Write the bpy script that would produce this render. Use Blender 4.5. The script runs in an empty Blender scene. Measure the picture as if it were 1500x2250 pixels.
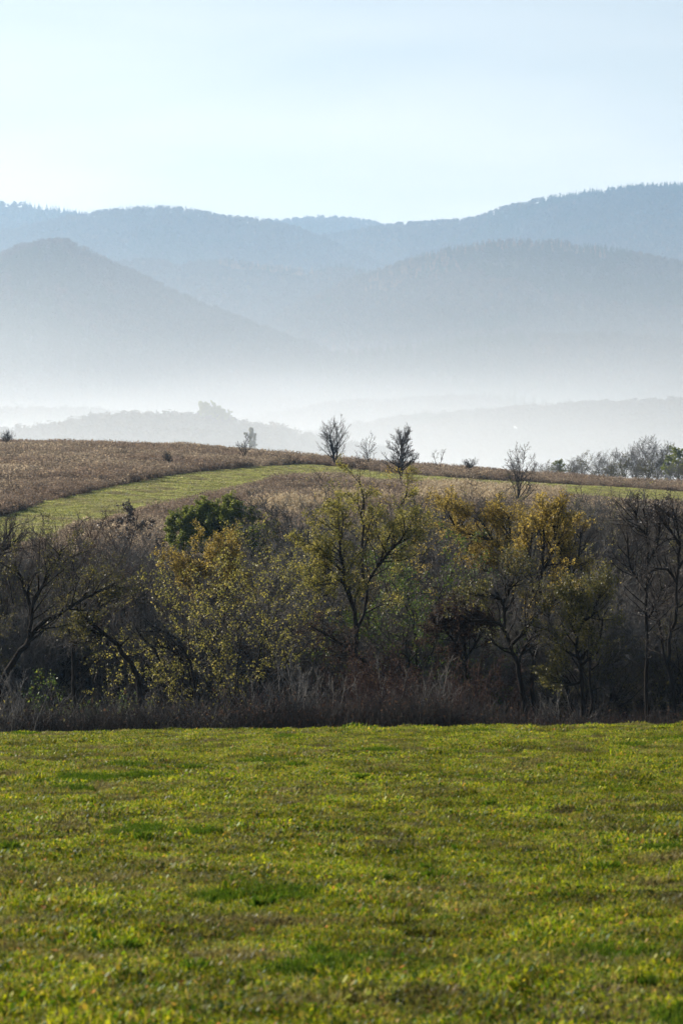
import bpy, math, random
import numpy as np
from mathutils import Vector, Matrix

R = math.radians
scene = bpy.context.scene
COL = scene.collection

# ------------------------------------------------------------------ camera
F_PX, CX, CY, HORIZON = 6250.0, 750.0, 1125.0, 900.0
PITCH = math.atan((CY - HORIZON) / F_PX)
cam_d = bpy.data.cameras.new('camera')
cam = bpy.data.objects.new('camera', cam_d)
COL.objects.link(cam)
cam_d.sensor_fit = 'VERTICAL'
cam_d.sensor_height = 36.0
cam_d.lens = F_PX * 36.0 / 2250.0
cam_d.clip_start, cam_d.clip_end = 0.5, 60000
cam_d.dof.use_dof = True
cam_d.dof.focus_distance = 160.0
cam_d.dof.aperture_fstop = 7.1
cam.location = (0, 0, 0)
cam.rotation_euler = (math.pi / 2 - PITCH, 0, 0)
scene.camera = cam

# ------------------------------------------------------------------ sky, sun, exposure
SUN_AZ, SUN_EL = R(-52), R(25)          # azimuth from +Y, negative = to the left
world = bpy.data.worlds.new('World')
scene.world = world
world.use_nodes = True
nt = world.node_tree
nt.nodes.clear()
out = nt.nodes.new('ShaderNodeOutputWorld')
bg = nt.nodes.new('ShaderNodeBackground')
sky = nt.nodes.new('ShaderNodeTexSky')
sky.sky_type = 'NISHITA'
sky.sun_disc = False
sky.sun_elevation = SUN_EL
sky.sun_rotation = SUN_AZ
sky.altitude = 250
sky.air_density = 1.0
sky.dust_density = 1.7
sky.ozone_density = 1.0
# thin high cirrus veil, laid out on a plane far overhead
geo = nt.nodes.new('ShaderNodeTexCoord')
sep = nt.nodes.new('ShaderNodeSeparateXYZ')
nt.links.new(geo.outputs['Generated'], sep.inputs[0])
def wmath(op, a, b=None):
    n = nt.nodes.new('ShaderNodeMath'); n.operation = op
    for i, v in enumerate((a, b)):
        if v is None: continue
        if isinstance(v, (int, float)): n.inputs[i].default_value = v
        else: nt.links.new(v, n.inputs[i])
    return n.outputs[0]
zz = wmath('ADD', wmath('MAXIMUM', sep.outputs[2], 0.0), 0.06)
cxyz = nt.nodes.new('ShaderNodeCombineXYZ')
nt.links.new(wmath('DIVIDE', sep.outputs[0], zz), cxyz.inputs[0])
nt.links.new(wmath('DIVIDE', sep.outputs[1], zz), cxyz.inputs[1])
noi = nt.nodes.new('ShaderNodeTexNoise')
noi.inputs['Scale'].default_value = 0.75
noi.inputs['Detail'].default_value = 5
noi.inputs['Roughness'].default_value = 0.5
noi.inputs['Distortion'].default_value = 0.4
nt.links.new(cxyz.outputs[0], noi.inputs['Vector'])
cr = nt.nodes.new('ShaderNodeMapRange')
cr.inputs[1].default_value, cr.inputs[2].default_value = 0.34, 0.68
cr.inputs[3].default_value, cr.inputs[4].default_value = 0.0, 0.6
nt.links.new(noi.outputs[0], cr.inputs[0])
mixc = nt.nodes.new('ShaderNodeMix'); mixc.data_type = 'RGBA'
# the veil thickens towards the horizon, where one looks through more of it
veil = wmath('MULTIPLY', 1.0, wmath('EXPONENT', wmath('DIVIDE', wmath('MAXIMUM', sep.outputs[2], 0.0), -0.09)))
tot = wmath('MINIMUM', wmath('ADD', veil, wmath('MULTIPLY', cr.outputs[0], wmath('ADD', veil, 0.1))), 0.92)
nt.links.new(tot, mixc.inputs[0])
nt.links.new(sky.outputs[0], mixc.inputs[6])
mixc.inputs[7].default_value = (11.8, 11.0, 10.1, 1)
nt.links.new(mixc.outputs[2], bg.inputs[0])
bg.inputs[1].default_value = 0.060
nt.links.new(bg.outputs[0], out.inputs[0])

sun_d = bpy.data.lights.new('sun', 'SUN')
sun = bpy.data.objects.new('sun', sun_d)
COL.objects.link(sun)
sun_d.energy = 5.0
sun_d.angle = R(0.5)
sun_d.color = (1.0, 0.93, 0.82)
to_sun = Vector((math.sin(SUN_AZ) * math.cos(SUN_EL), math.cos(SUN_AZ) * math.cos(SUN_EL), math.sin(SUN_EL)))
sun.rotation_euler = to_sun.to_track_quat('Z', 'Y').to_euler()
sun.location = to_sun * 200

vs = scene.view_settings
vs.view_transform = 'Standard'
vs.look = 'None'
vs.exposure = 0.92
vs.gamma = 1.0
vs.use_curve_mapping = False
scene.cycles.use_denoising = True
scene.cycles.max_bounces = 6
scene.cycles.diffuse_bounces = 2
scene.cycles.glossy_bounces = 2
scene.cycles.transmission_bounces = 4
scene.cycles.volume_bounces = 2
scene.cycles.transparent_max_bounces = 8
scene.cycles.sample_clamp_direct = 6
scene.cycles.sample_clamp_indirect = 3

# ------------------------------------------------------------------ helpers
def ray(px, py):
    u, v = (px - CX) / F_PX, (CY - py) / F_PX
    c, s = math.cos(PITCH), math.sin(PITCH)
    return (u, c + v * s, -s + v * c)
def at(px, py, D):
    d = ray(px, py)
    return (d[0] / d[1] * D, D, d[2] / d[1] * D)

def tag(o, label=None, cat=None, group=None, kind=None):
    if label: o['label'] = label
    if cat: o['category'] = cat
    if group: o['group'] = group
    if kind: o['kind'] = kind
    return o
def link(o, parent=None):
    COL.objects.link(o)
    if parent: o.parent = parent
    return o
def empty(name, loc, rz=0.0, sc=1.0):
    o = bpy.data.objects.new(name, None)
    o.empty_display_size = 0.3
    o.location = loc; o.rotation_euler = (0, 0, rz)
    o.scale = sc if hasattr(sc, '__len__') else (sc, sc, sc)
    return link(o)
def mesh_np(name, verts, faces, mats, tint=None, midx=None, smooth=False):
    """faces: array (N,k) of one face size, or a list of such arrays"""
    me = bpy.data.meshes.new(name)
    if not isinstance(faces, list): faces = [faces]
    faces = [np.asarray(f, dtype=np.int32) for f in faces if len(f)]
    verts = np.asarray(verts, dtype=np.float32)
    me.vertices.add(len(verts)); me.vertices.foreach_set('co', verts.ravel())
    loops = np.concatenate([f.ravel() for f in faces])
    tot = np.concatenate([np.full(len(f), f.shape[1], dtype=np.int32) for f in faces])
    start = np.concatenate([[0], np.cumsum(tot)[:-1]]).astype(np.int32)
    me.loops.add(len(loops)); me.loops.foreach_set('vertex_index', loops)
    me.polygons.add(len(tot)); me.polygons.foreach_set('loop_start', start)
    me.polygons.foreach_set('loop_total', tot)
    if midx is not None: me.polygons.foreach_set('material_index', np.asarray(midx, dtype=np.int32))
    if smooth: me.polygons.foreach_set('use_smooth', np.ones(len(tot), dtype=bool))
    me.update(calc_edges=True)
    for m in (mats if isinstance(mats, (list, tuple)) else [mats]): me.materials.append(m)
    if tint is not None:
        a = me.attributes.new('tint', 'FLOAT', 'POINT')
        a.data.foreach_set('value', np.asarray(tint, dtype=np.float32))
    return me

# value noise ---------------------------------------------------------
_rs = np.random.RandomState(7)
_tab = _rs.rand(256, 256)
def vnoise(x, y):
    x = np.asarray(x, float); y = np.asarray(y, float)
    xi = np.floor(x).astype(int); yi = np.floor(y).astype(int)
    fx, fy = x - xi, y - yi
    fx = fx * fx * (3 - 2 * fx); fy = fy * fy * (3 - 2 * fy)
    a = _tab[xi & 255, yi & 255]; b = _tab[(xi + 1) & 255, yi & 255]
    c = _tab[xi & 255, (yi + 1) & 255]; d = _tab[(xi + 1) & 255, (yi + 1) & 255]
    return (a * (1 - fx) + b * fx) * (1 - fy) + (c * (1 - fx) + d * fx) * fy
def fbm(x, y, o=4):
    s = 0; a = 1; t = 0
    for i in range(o):
        s = s + a * vnoise(x * 2 ** i + 17.3 * i, y * 2 ** i + 5.1 * i); t += a; a *= 0.5
    return s / t

# ------------------------------------------------------------------ materials
def new_mat(name):
    m = bpy.data.materials.new(name); m.use_nodes = True
    m.node_tree.nodes.clear()
    return m, m.node_tree
def node(t, typ, **kw):
    n = t.nodes.new(typ)
    for k, v in kw.items(): setattr(n, k, v)
    return n
def ramp(t, fac, stops):
    n = node(t, 'ShaderNodeValToRGB')
    el = n.color_ramp.elements
    while len(el) < len(stops): el.new(0.5)
    for e, (p, c) in zip(el, stops):
        e.position = p; e.color = (*c, 1)
    t.links.new(fac, n.inputs[0])
    return n.outputs[0]
def noise_fac(t, scale, detail=3, vec='pos', rough=0.55, stretch=None):
    n = node(t, 'ShaderNodeTexNoise')
    n.inputs['Scale'].default_value = scale
    n.inputs['Detail'].default_value = detail
    n.inputs['Roughness'].default_value = rough
    g = node(t, 'ShaderNodeNewGeometry')
    src = g.outputs['Position']
    if stretch:
        mp = node(t, 'ShaderNodeMapping'); mp.inputs['Scale'].default_value = stretch
        t.links.new(src, mp.inputs[0]); src = mp.outputs[0]
    t.links.new(src, n.inputs['Vector'])
    return n.outputs[0]
def mixrgb(t, fac, a, b, mode='MIX'):
    n = node(t, 'ShaderNodeMix', data_type='RGBA', blend_type=mode)
    for sock, v in ((n.inputs[0], fac), (n.inputs[6], a), (n.inputs[7], b)):
        if isinstance(v, (int, float)): sock.default_value = v
        elif isinstance(v, tuple): sock.default_value = (*v, 1)
        else: t.links.new(v, sock)
    return n.outputs[2]
def maprange(t, v, a, b, c=0.0, d=1.0):
    n = node(t, 'ShaderNodeMapRange')
    n.inputs[1].default_value, n.inputs[2].default_value = a, b
    n.inputs[3].default_value, n.inputs[4].default_value = c, d
    t.links.new(v, n.inputs[0]); return n.outputs[0]
def principled(t, col, rough=0.8, spec=0.3):
    p = node(t, 'ShaderNodeBsdfPrincipled')
    if isinstance(col, tuple): p.inputs['Base Color'].default_value = (*col, 1)
    else: t.links.new(col, p.inputs['Base Color'])
    p.inputs['Roughness'].default_value = rough
    p.inputs['Specular IOR Level'].default_value = spec
    return p
def finish(t, shader):
    o = node(t, 'ShaderNodeOutputMaterial')
    t.links.new(shader, o.inputs['Surface'])
def tint_out(t):
    a = node(t, 'ShaderNodeAttribute', attribute_name='tint')
    return a.outputs['Fac']
def leaf_mat(name, stops, trans=0.5, rough=0.4, spec=0.5, patch=None, inst=0.0):
    """leaf or blade: colour from the piece's own tint, light shining through"""
    m, t = new_mat(name)
    col = ramp(t, tint_out(t), stops)
    if patch:
        scale, lo, hi, c2, amt = patch
        f = maprange(t, noise_fac(t, scale, 4), lo, hi, 0.0, amt)
        col = mixrgb(t, f, col, c2)
    if inst:
        oi = node(t, 'ShaderNodeObjectInfo')
        hs = node(t, 'ShaderNodeHueSaturation')
        t.links.new(maprange(t, oi.outputs['Random'], 0, 1, 1 - inst, 1 + inst), hs.inputs['Value'])
        t.links.new(col, hs.inputs['Color']); col = hs.outputs[0]
    p = principled(t, col, rough, spec)
    tr = node(t, 'ShaderNodeBsdfTranslucent'); t.links.new(col, tr.inputs[0])
    mx = node(t, 'ShaderNodeMixShader'); mx.inputs[0].default_value = trans
    t.links.new(p.outputs[0], mx.inputs[1]); t.links.new(tr.outputs[0], mx.inputs[2])
    finish(t, mx.outputs[0])
    return m
def bark_mat(name, c1, c2, rough=0.9, spec=0.05):
    m, t = new_mat(name)
    col = ramp(t, noise_fac(t, 9.0, 4, stretch=(1, 1, 0.25)), [(0.3, c1), (0.7, c2)])
    p = principled(t, col, rough, spec)
    finish(t, p.outputs[0])
    return m
def crown_mat(name, stops, trans=0.25):
    """far tree crowns: every tree has its own tint"""
    m, t = new_mat(name)
    oi = node(t, 'ShaderNodeObjectInfo')
    col = ramp(t, oi.outputs['Random'], stops)
    f = maprange(t, noise_fac(t, 0.004, 3), 0.35, 0.65, 0.75, 1.2)
    col = mixrgb(t, 1.0, col, f, 'MULTIPLY')
    d = node(t, 'ShaderNodeBsdfDiffuse'); t.links.new(col, d.inputs[0])
    tr = node(t, 'ShaderNodeBsdfTranslucent'); t.links.new(col, tr.inputs[0])
    mx = node(t, 'ShaderNodeMixShader'); mx.inputs[0].default_value = trans
    t.links.new(d.outputs[0], mx.inputs[1]); t.links.new(tr.outputs[0], mx.inputs[2])
    finish(t, mx.outputs[0])
    return m

M = {}
m, t = new_mat('meadow_soil')
c = ramp(t, noise_fac(t, 2.2, 5), [(0.3, (0.035, 0.028, 0.016)), (0.55, (0.06, 0.06, 0.022)), (0.75, (0.07, 0.085, 0.02))])
finish(t, principled(t, c, 0.95, 0.1).outputs[0]); M['soil'] = m
m, t = new_mat('hillside_litter')
c = ramp(t, noise_fac(t, 0.5, 6), [(0.3, (0.075, 0.058, 0.042)), (0.6, (0.11, 0.085, 0.055)), (0.8, (0.14, 0.115, 0.065))])
finish(t, principled(t, c, 0.95, 0.1).outputs[0]); M['litter'] = m
m, t = new_mat('valley_fields')
c = ramp(t, noise_fac(t, 0.006, 5), [(0.35, (0.06, 0.07, 0.035)), (0.5, (0.12, 0.105, 0.06)), (0.65, (0.08, 0.10, 0.04))])
finish(t, principled(t, c, 0.95, 0.1).outputs[0]); M['valley'] = m
m, t = new_mat('track_turf')
c = ramp(t, noise_fac(t, 0.7, 6), [(0.3, (0.13, 0.14, 0.04)), (0.55, (0.22, 0.235, 0.065)), (0.75, (0.27, 0.245, 0.09))])
finish(t, principled(t, c, 0.95, 0.1).outputs[0]); M['track'] = m
m, t = new_mat('mountain_floor')
c = ramp(t, noise_fac(t, 0.01, 6), [(0.3, (0.03, 0.027, 0.022)), (0.7, (0.05, 0.042, 0.032))])
finish(t, principled(t, c, 1.0, 0.0).outputs[0]); M['mountain'] = m

M['blade'] = leaf_mat('grass_blade', [(0.0, (0.035, 0.075, 0.004)), (0.3, (0.125, 0.175, 0.004)), (0.68, (0.38, 0.385, 0.006)), (0.84, (0.34, 0.26, 0.035)), (1.0, (0.26, 0.17, 0.075))],
                      0.55, 0.55, 0.18, (1.2, 0.49, 0.66, (0.15, 0.115, 0.045), 0.8), 0.5)
M['clover'] = leaf_mat('clover_leaf', [(0.0, (0.035, 0.095, 0.005)), (0.5, (0.125, 0.19, 0.007)), (0.85, (0.34, 0.345, 0.01)), (0.93, (0.45, 0.32, 0.03)), (1.0, (0.38, 0.17, 0.05))],
                       0.5, 0.5, 0.1, (1.2, 0.51, 0.68, (0.15, 0.115, 0.05), 0.75), 0.5)
M['straw'] = leaf_mat('dead_straw', [(0, (0.09, 0.065, 0.04)), (0.6, (0.20, 0.15, 0.085)), (1, (0.36, 0.29, 0.18))], 0.3, 0.7, 0.1)
M['tussock'] = leaf_mat('tussock_blade', [(0, (0.03, 0.075, 0.006)), (0.6, (0.07, 0.13, 0.008)), (1, (0.17, 0.21, 0.012))], 0.5, 0.75, 0.04)
M['weed'] = leaf_mat('dry_weed', [(0, (0.13, 0.10, 0.075)), (0.5, (0.26, 0.195, 0.135)), (0.8, (0.37, 0.285, 0.19)), (1, (0.48, 0.39, 0.25))],
                     0.35, 0.7, 0.2, (0.06, 0.42, 0.62, (0.185, 0.12, 0.085), 0.6), 0.4)
M['reed'] = leaf_mat('straw_reed', [(0, (0.26, 0.19, 0.11)), (0.5, (0.40, 0.31, 0.19)), (1, (0.55, 0.44, 0.28))], 0.4, 0.6, 0.2, None, 0.2)
M['turf'] = leaf_mat('track_blade', [(0, (0.20, 0.23, 0.055)), (0.5, (0.35, 0.36, 0.09)), (0.85, (0.47, 0.44, 0.15)), (1, (0.5, 0.41, 0.2))],
                     0.45, 0.5, 0.3, (0.35, 0.46, 0.62, (0.25, 0.20, 0.11), 0.7), 0.3)
M['bark'] = bark_mat('dark_bark', (0.016, 0.013, 0.011), (0.04, 0.032, 0.026))
M['bark_grey'] = bark_mat('grey_bark', (0.07, 0.06, 0.05), (0.14, 0.12, 0.10))
M['bark_pale'] = bark_mat('pale_bark', (0.19, 0.17, 0.145), (0.34, 0.30, 0.25))
M['twig'] = bark_mat('brown_twig', (0.065, 0.058, 0.053), (0.14, 0.12, 0.104))
M['twig_grey'] = bark_mat('grey_twig', (0.085, 0.08, 0.075), (0.19, 0.172, 0.15))
M['twig_red'] = bark_mat('reddish_twig', (0.042, 0.026, 0.024), (0.075, 0.046, 0.04))
M['brush'] = bark_mat('dark_brush', (0.03, 0.027, 0.026), (0.075, 0.066, 0.058))
M['leaf_yellow'] = leaf_mat('leaf_yellow', [(0, (0.14, 0.14, 0.03)), (0.5, (0.27, 0.25, 0.05)), (0.85, (0.42, 0.35, 0.07)), (1, (0.52, 0.42, 0.12))], 0.5, 0.45, 0.25)
M['leaf_gold'] = leaf_mat('leaf_gold', [(0, (0.15, 0.12, 0.03)), (0.5, (0.32, 0.23, 0.045)), (0.85, (0.48, 0.34, 0.06)), (1, (0.55, 0.42, 0.11))], 0.55, 0.45, 0.25)
M['leaf_olive'] = leaf_mat('leaf_olive', [(0, (0.06, 0.062, 0.018)), (0.6, (0.125, 0.115, 0.03)), (1, (0.26, 0.21, 0.05))], 0.45, 0.45, 0.25)
M['leaf_green'] = leaf_mat('leaf_green', [(0, (0.09, 0.115, 0.02)), (0.6, (0.18, 0.21, 0.03)), (0.9, (0.28, 0.30, 0.05)), (1, (0.38, 0.37, 0.08))], 0.5, 0.45, 0.25)
M['leaf_bright'] = leaf_mat('leaf_bright', [(0, (0.04, 0.075, 0.014)), (0.6, (0.085, 0.14, 0.02)), (1, (0.22, 0.22, 0.035))], 0.5, 0.45, 0.25)
M['leaf_brown'] = leaf_mat('leaf_brown', [(0, (0.03, 0.021, 0.018)), (0.6, (0.058, 0.038, 0.029)), (1, (0.12, 0.074, 0.046))], 0.35, 0.8, 0.05)
M['leaf_dark'] = leaf_mat('leaf_dark', [(0, (0.03, 0.024, 0.022)), (1, (0.08, 0.055, 0.04))], 0.25, 0.5, 0.3)
M['far_broad'] = crown_mat('far_broadleaf', [(0, (0.05, 0.042, 0.036)), (0.5, (0.068, 0.054, 0.043)), (0.85, (0.08, 0.06, 0.045)), (0.95, (0.11, 0.07, 0.042)), (1, (0.05, 0.056, 0.032))])
M['far_pine'] = crown_mat('far_pine', [(0, (0.025, 0.04, 0.022)), (1, (0.045, 0.06, 0.03))], 0.1)
M['far_larch'] = crown_mat('far_larch', [(0, (0.13, 0.075, 0.036)), (1, (0.20, 0.115, 0.05))])
def plain(name, c1, c2, sc=0.6, rough=0.85):
    m, t = new_mat(name)
    finish(t, principled(t, ramp(t, noise_fac(t, sc, 4), [(0.3, c1), (0.7, c2)]), rough, 0.2).outputs[0])
    return m
M['plaster'] = plain('house_plaster', (0.62, 0.60, 0.55), (0.74, 0.72, 0.67))
M['roof'] = plain('roof_tile', (0.22, 0.10, 0.07), (0.33, 0.15, 0.10), 2.0)
M['glass'] = plain('window_glass', (0.03, 0.035, 0.04), (0.05, 0.055, 0.06), 1.0, 0.1)

# ------------------------------------------------------------------ terrain
CREST_Y, GULLY_Y, GULLY_Z = 320.0, 98.0, -13.2
_cr_px = np.array([-1500, -600, -200, 0, 200, 400, 600, 700, 850, 1000, 1150, 1300, 1500, 1800, 2600])
_cr_row = np.array([985, 983, 983, 985, 987, 995, 1011, 1021, 1033, 1043, 1056, 1064, 1076, 1090, 1110])
_crX = (_cr_px - CX) / F_PX * CREST_Y
_crZ = -(_cr_row - HORIZON) / F_PX * CREST_Y
VALLEY_Z = -82.0
def sstep(a, b, x):
    t = np.clip((x - a) / (b - a), 0, 1); return t * t * (3 - 2 * t)
def H(x, y):
    x = np.asarray(x, float); y = np.asarray(y, float)
    zf = -1.7 - 0.0733 * y + 0.010 * x * np.clip(y / 47, 0, 1.2) - 0.0012 * np.clip(y - 33, 0, None) ** 2
    zf = zf + 0.05 * (fbm(x * 0.35, y * 0.35, 3) - 0.5) * 2 * np.clip(y / 20, 0.3, 1)
    zc = np.interp(x, _crX, _crZ)
    t = np.clip((y - GULLY_Y) / (CREST_Y - GULLY_Y), 0, 1)
    zh = GULLY_Z + (zc - GULLY_Z) * (1 - (1 - t) ** 1.6)
    zh = zh + 0.5 * (fbm(x * 0.05 + 40, y * 0.05, 3) - 0.5) * t * (1 - t) * 4
    # behind the crest the ground falls away to the valley floor
    d = np.clip(y - CREST_Y, 0, None)
    fall = 0.00005 * np.minimum(d, 400) ** 2 + 0.04 * np.clip(d - 400, 0, None)
    zb = zc - 0.012 * d - fall
    back = VALLEY_Z + 8 * (fbm(x * 0.004, y * 0.004, 3) - 0.5)
    zb = np.where(d > 0, np.maximum(zb, back), zb)
    zfar = np.where(d > 0, zb, zh)
    k = sstep(70, 100, y)
    return np.where(y < 70, zf, np.where(y < 100, np.maximum(zf, GULLY_Z) * (1 - k) + zfar * k, zfar))
def Hs(x, y): return float(H(np.array([x]), np.array([y]))[0])
def hit(px, py, y0=101.0, y1=340.0):
    """where the line of sight through a pixel meets the ground"""
    d = ray(px, py); n = 1200
    ys = np.linspace(y0, y1, n); xs = d[0] / d[1] * ys; zs = d[2] / d[1] * ys
    below = np.nonzero(H(xs, ys) >= zs)[0]
    i = below[0] if len(below) else n - 1
    return float(xs[i]), float(ys[i])

def sheet(name, ys, nx, wfun, mat, label):
    us = np.linspace(-1, 1, nx); us = np.sign(us) * (0.25 * np.abs(us) + 0.75 * np.abs(us) ** 3)
    Y = np.repeat(np.asarray(ys)[:, None], nx, 1)
    X = us[None, :] * wfun(np.asarray(ys))[:, None]
    Z = H(X, Y)
    n = len(ys)
    i = np.arange((n - 1) * (nx - 1)); r, c_ = i // (nx - 1), i % (nx - 1)
    a = r * nx + c_
    f = np.stack([a, a + 1, a + nx + 1, a + nx], 1)
    o = link(bpy.data.objects.new(name, mesh_np(name, np.stack([X.ravel(), Y.ravel(), Z.ravel()], 1), f, mat, smooth=True)))
    return tag(o, label, None, None, 'structure')
wf = lambda y: 60 + np.abs(y) * 0.9
sheet('meadow', np.concatenate([np.linspace(-40, 0, 12), np.linspace(0.4, 70, 260)]), 301, wf, M['soil'], 'green meadow sloping down to the wooded gully')
sheet('hillside', np.concatenate([np.linspace(70, 340, 190), np.linspace(345, 500, 20)]), 201, wf, M['litter'], 'brown weedy hillside rising behind the gully trees')
sheet('valley', np.concatenate([np.linspace(500, 2000, 60), np.linspace(2050, 11500, 60)]), 101, wf, M['valley'], 'misty valley floor beyond the hill')

# the mown green strip that runs across the hillside
ux = [-260, -120, 0, 60, 120, 200, 300, 400, 500, 600, 680, 750, 830, 950, 1050, 1150, 1250, 1350, 1500, 1700]
uy = [1195, 1170, 1141, 1121, 1103, 1086, 1063, 1046, 1034, 1027, 1023, 1030, 1042, 1051, 1058, 1063, 1069, 1074, 1084, 1096]
ly = [1275, 1245, 1208, 1196, 1180, 1154, 1127, 1101, 1075, 1057, 1046, 1046, 1060, 1071, 1079, 1086, 1093, 1100, 1110, 1123]
sx = np.linspace(-260, 1700, 130)
su, sl = np.interp(sx, ux, uy), np.interp(sx, ux, ly)
UP = np.array([hit(a, b) for a, b in zip(sx, su)]); LO = np.array([hit(a, b) for a, b in zip(sx, sl)])
def smooth(a):
    k = np.ones(5) / 5
    b = np.pad(a, ((2, 2), (0, 0)), 'edge')
    return np.stack([np.convolve(b[:, i], k, 'valid') for i in range(2)], 1)
UP, LO = smooth(UP), smooth(LO)
NV = 9
tv = np.linspace(0, 1, NV)[None, :, None]
G = LO[:, None, :] * (1 - tv) + UP[:, None, :] * tv
gz = H(G[..., 0], G[..., 1]) + 0.06
n0 = len(sx)
i = np.arange((n0 - 1) * (NV - 1)); r, c_ = i // (NV - 1), i % (NV - 1)
a = r * NV + c_
trk = link(bpy.data.objects.new('grass_track', mesh_np('grass_track', np.stack([G[..., 0].ravel(), G[..., 1].ravel(), gz.ravel()], 1),
      np.stack([a, a + NV, a + NV + 1, a + 1], 1), M['track'], smooth=True)))
tag(trk, 'mown green grass track curving across the brown hillside', None, None, 'structure')
def in_track(x, y, grow=0.0):
    xs = np.asarray(x); yl = np.interp(xs, LO[:, 0], LO[:, 1]); yu = np.interp(xs, UP[:, 0], UP[:, 1])
    return (np.asarray(y) > yl - grow) & (np.asarray(y) < yu + grow)

# ------------------------------------------------------------------ scattering (only for stuff nobody could count)
def scatter(name, protos, pts, scl, pick, rng, label, tilt=0.0):
    coll = bpy.data.collections.new(name + '_pieces')
    for q, p in enumerate(protos):
        p.name = '%s_piece_%02d' % (name, q)      # the node lists a collection by name
        coll.objects.link(p)
    me = bpy.data.meshes.new(name)
    me.vertices.add(len(pts)); me.vertices.foreach_set('co', np.asarray(pts, np.float32).ravel())
    for an, ty, data in (('scl', 'FLOAT', scl), ('pick', 'INT', pick), ('rz', 'FLOAT', rng.rand(len(pts)) * 6.283),
                         ('tx', 'FLOAT', (rng.rand(len(pts)) - 0.5) * tilt), ('ty', 'FLOAT', (rng.rand(len(pts)) - 0.5) * tilt)):
        at_ = me.attributes.new(an, ty, 'POINT')
        at_.data.foreach_set('value', np.asarray(data, np.int32 if ty == 'INT' else np.float32))
    o = link(bpy.data.objects.new(name, me))
    ng = bpy.data.node_groups.new(name + '_nodes', 'GeometryNodeTree')
    ng.interface.new_socket('Geometry', in_out='INPUT', socket_type='NodeSocketGeometry')
    ng.interface.new_socket('Geometry', in_out='OUTPUT', socket_type='NodeSocketGeometry')
    gi, go = ng.nodes.new('NodeGroupInput'), ng.nodes.new('NodeGroupOutput')
    ci = ng.nodes.new('GeometryNodeCollectionInfo')
    ci.inputs['Collection'].default_value = coll
    ci.inputs['Separate Children'].default_value = True
    ci.inputs['Reset Children'].default_value = True
    ip = ng.nodes.new('GeometryNodeInstanceOnPoints')
    ip.inputs['Pick Instance'].default_value = True
    def attr(nm, ty):
        a_ = ng.nodes.new('GeometryNodeInputNamedAttribute'); a_.data_type = ty
        a_.inputs['Name'].default_value = nm; return a_.outputs[0]
    cb = ng.nodes.new('ShaderNodeCombineXYZ')
    for k_, nm in enumerate(('tx', 'ty', 'rz')): ng.links.new(attr(nm, 'FLOAT'), cb.inputs[k_])
    er = ng.nodes.new('FunctionNodeEulerToRotation')
    ng.links.new(cb.outputs[0], er.inputs[0])
    ng.links.new(gi.outputs[0], ip.inputs['Points'])
    ng.links.new(ci.outputs[0], ip.inputs['Instance'])
    ng.links.new(attr('pick', 'INT'), ip.inputs['Instance Index'])
    ng.links.new(er.outputs[0], ip.inputs['Rotation'])
    ng.links.new(attr('scl', 'FLOAT'), ip.inputs['Scale'])
    ng.links.new(ip.outputs[0], go.inputs[0])
    md = o.modifiers.new('scatter', 'NODES'); md.node_group = ng
    return tag(o, label, None, None, 'stuff')

# ------------------------------------------------------------------ mountains and far woods
NP_ = np.random.RandomState(11)
class Ridge:
    def __init__(s, pts, D, F, base=VALLEY_Z, tree=9.0, back=None, seed=0, gully=0.3, p=1.15):
        px, row = np.array(pts, float).T
        s.X = (px - CX) / F_PX * D
        s.Z = (HORIZON - row) / F_PX * D - tree
        s.D, s.F, s.base, s.seed, s.g, s.p = D, F, base, seed, gully, p
        s.B = back or F
    def crest(s, x): return np.interp(x, s.X, s.Z)
    def h(s, x, y):
        cy = s.D + 60 * (fbm(x / (0.2 * s.F) + s.seed, x * 0 + 3.3, 2) - 0.5) * s.F / 1500
        v = np.where(y < cy, (cy - y) / s.F, (y - cy) / s.B)
        v = np.clip(np.sqrt(v * v + 0.0009) - 0.03, 0, 1)
        pr = (1 - v) ** s.p
        n = fbm(x / (0.28 * s.F) + s.seed * 3.1, y / (0.7 * s.F) + s.seed, 4) - 0.5
        rise = np.maximum(s.crest(x) - s.base, 0)
        return s.base - 6 + rise * (pr + s.g * 4 * n * pr * (1 - pr)) + 6 * pr
    def build(s, name, label, nx=150, ny=46):
        x0, x1 = s.X[0], s.X[-1]
        xs = np.linspace(x0, x1, nx)
        ys = np.concatenate([np.linspace(s.D - s.F, s.D, ny), np.linspace(s.D, s.D + s.B, ny // 2)[1:]])
        X, Y = np.meshgrid(xs, ys)
        Z = s.h(X, Y)
        n, k = len(ys), nx
        i = np.arange((n - 1) * (k - 1)); r, c_ = i // (k - 1), i % (k - 1); a = r * k + c_
        o = link(bpy.data.objects.new(name, mesh_np(name, np.stack([X.ravel(), Y.ravel(), Z.ravel()], 1),
                 np.stack([a, a + 1, a + k + 1, a + k], 1), M['mountain'], smooth=True)))
        return tag(o, label, None, None, 'structure')
    def points(s, n, px0=-260, px1=1760, vmax=0.75, vmin=-0.06):
        k = s.D / F_PX
        x = NP_.uniform((px0 - CX) * k, (px1 - CX) * k, n)
        v = NP_.uniform(vmin, vmax, n)
        y = s.D - s.F * v
        return np.stack([x, y, s.h(x, y)], 1)

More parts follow.
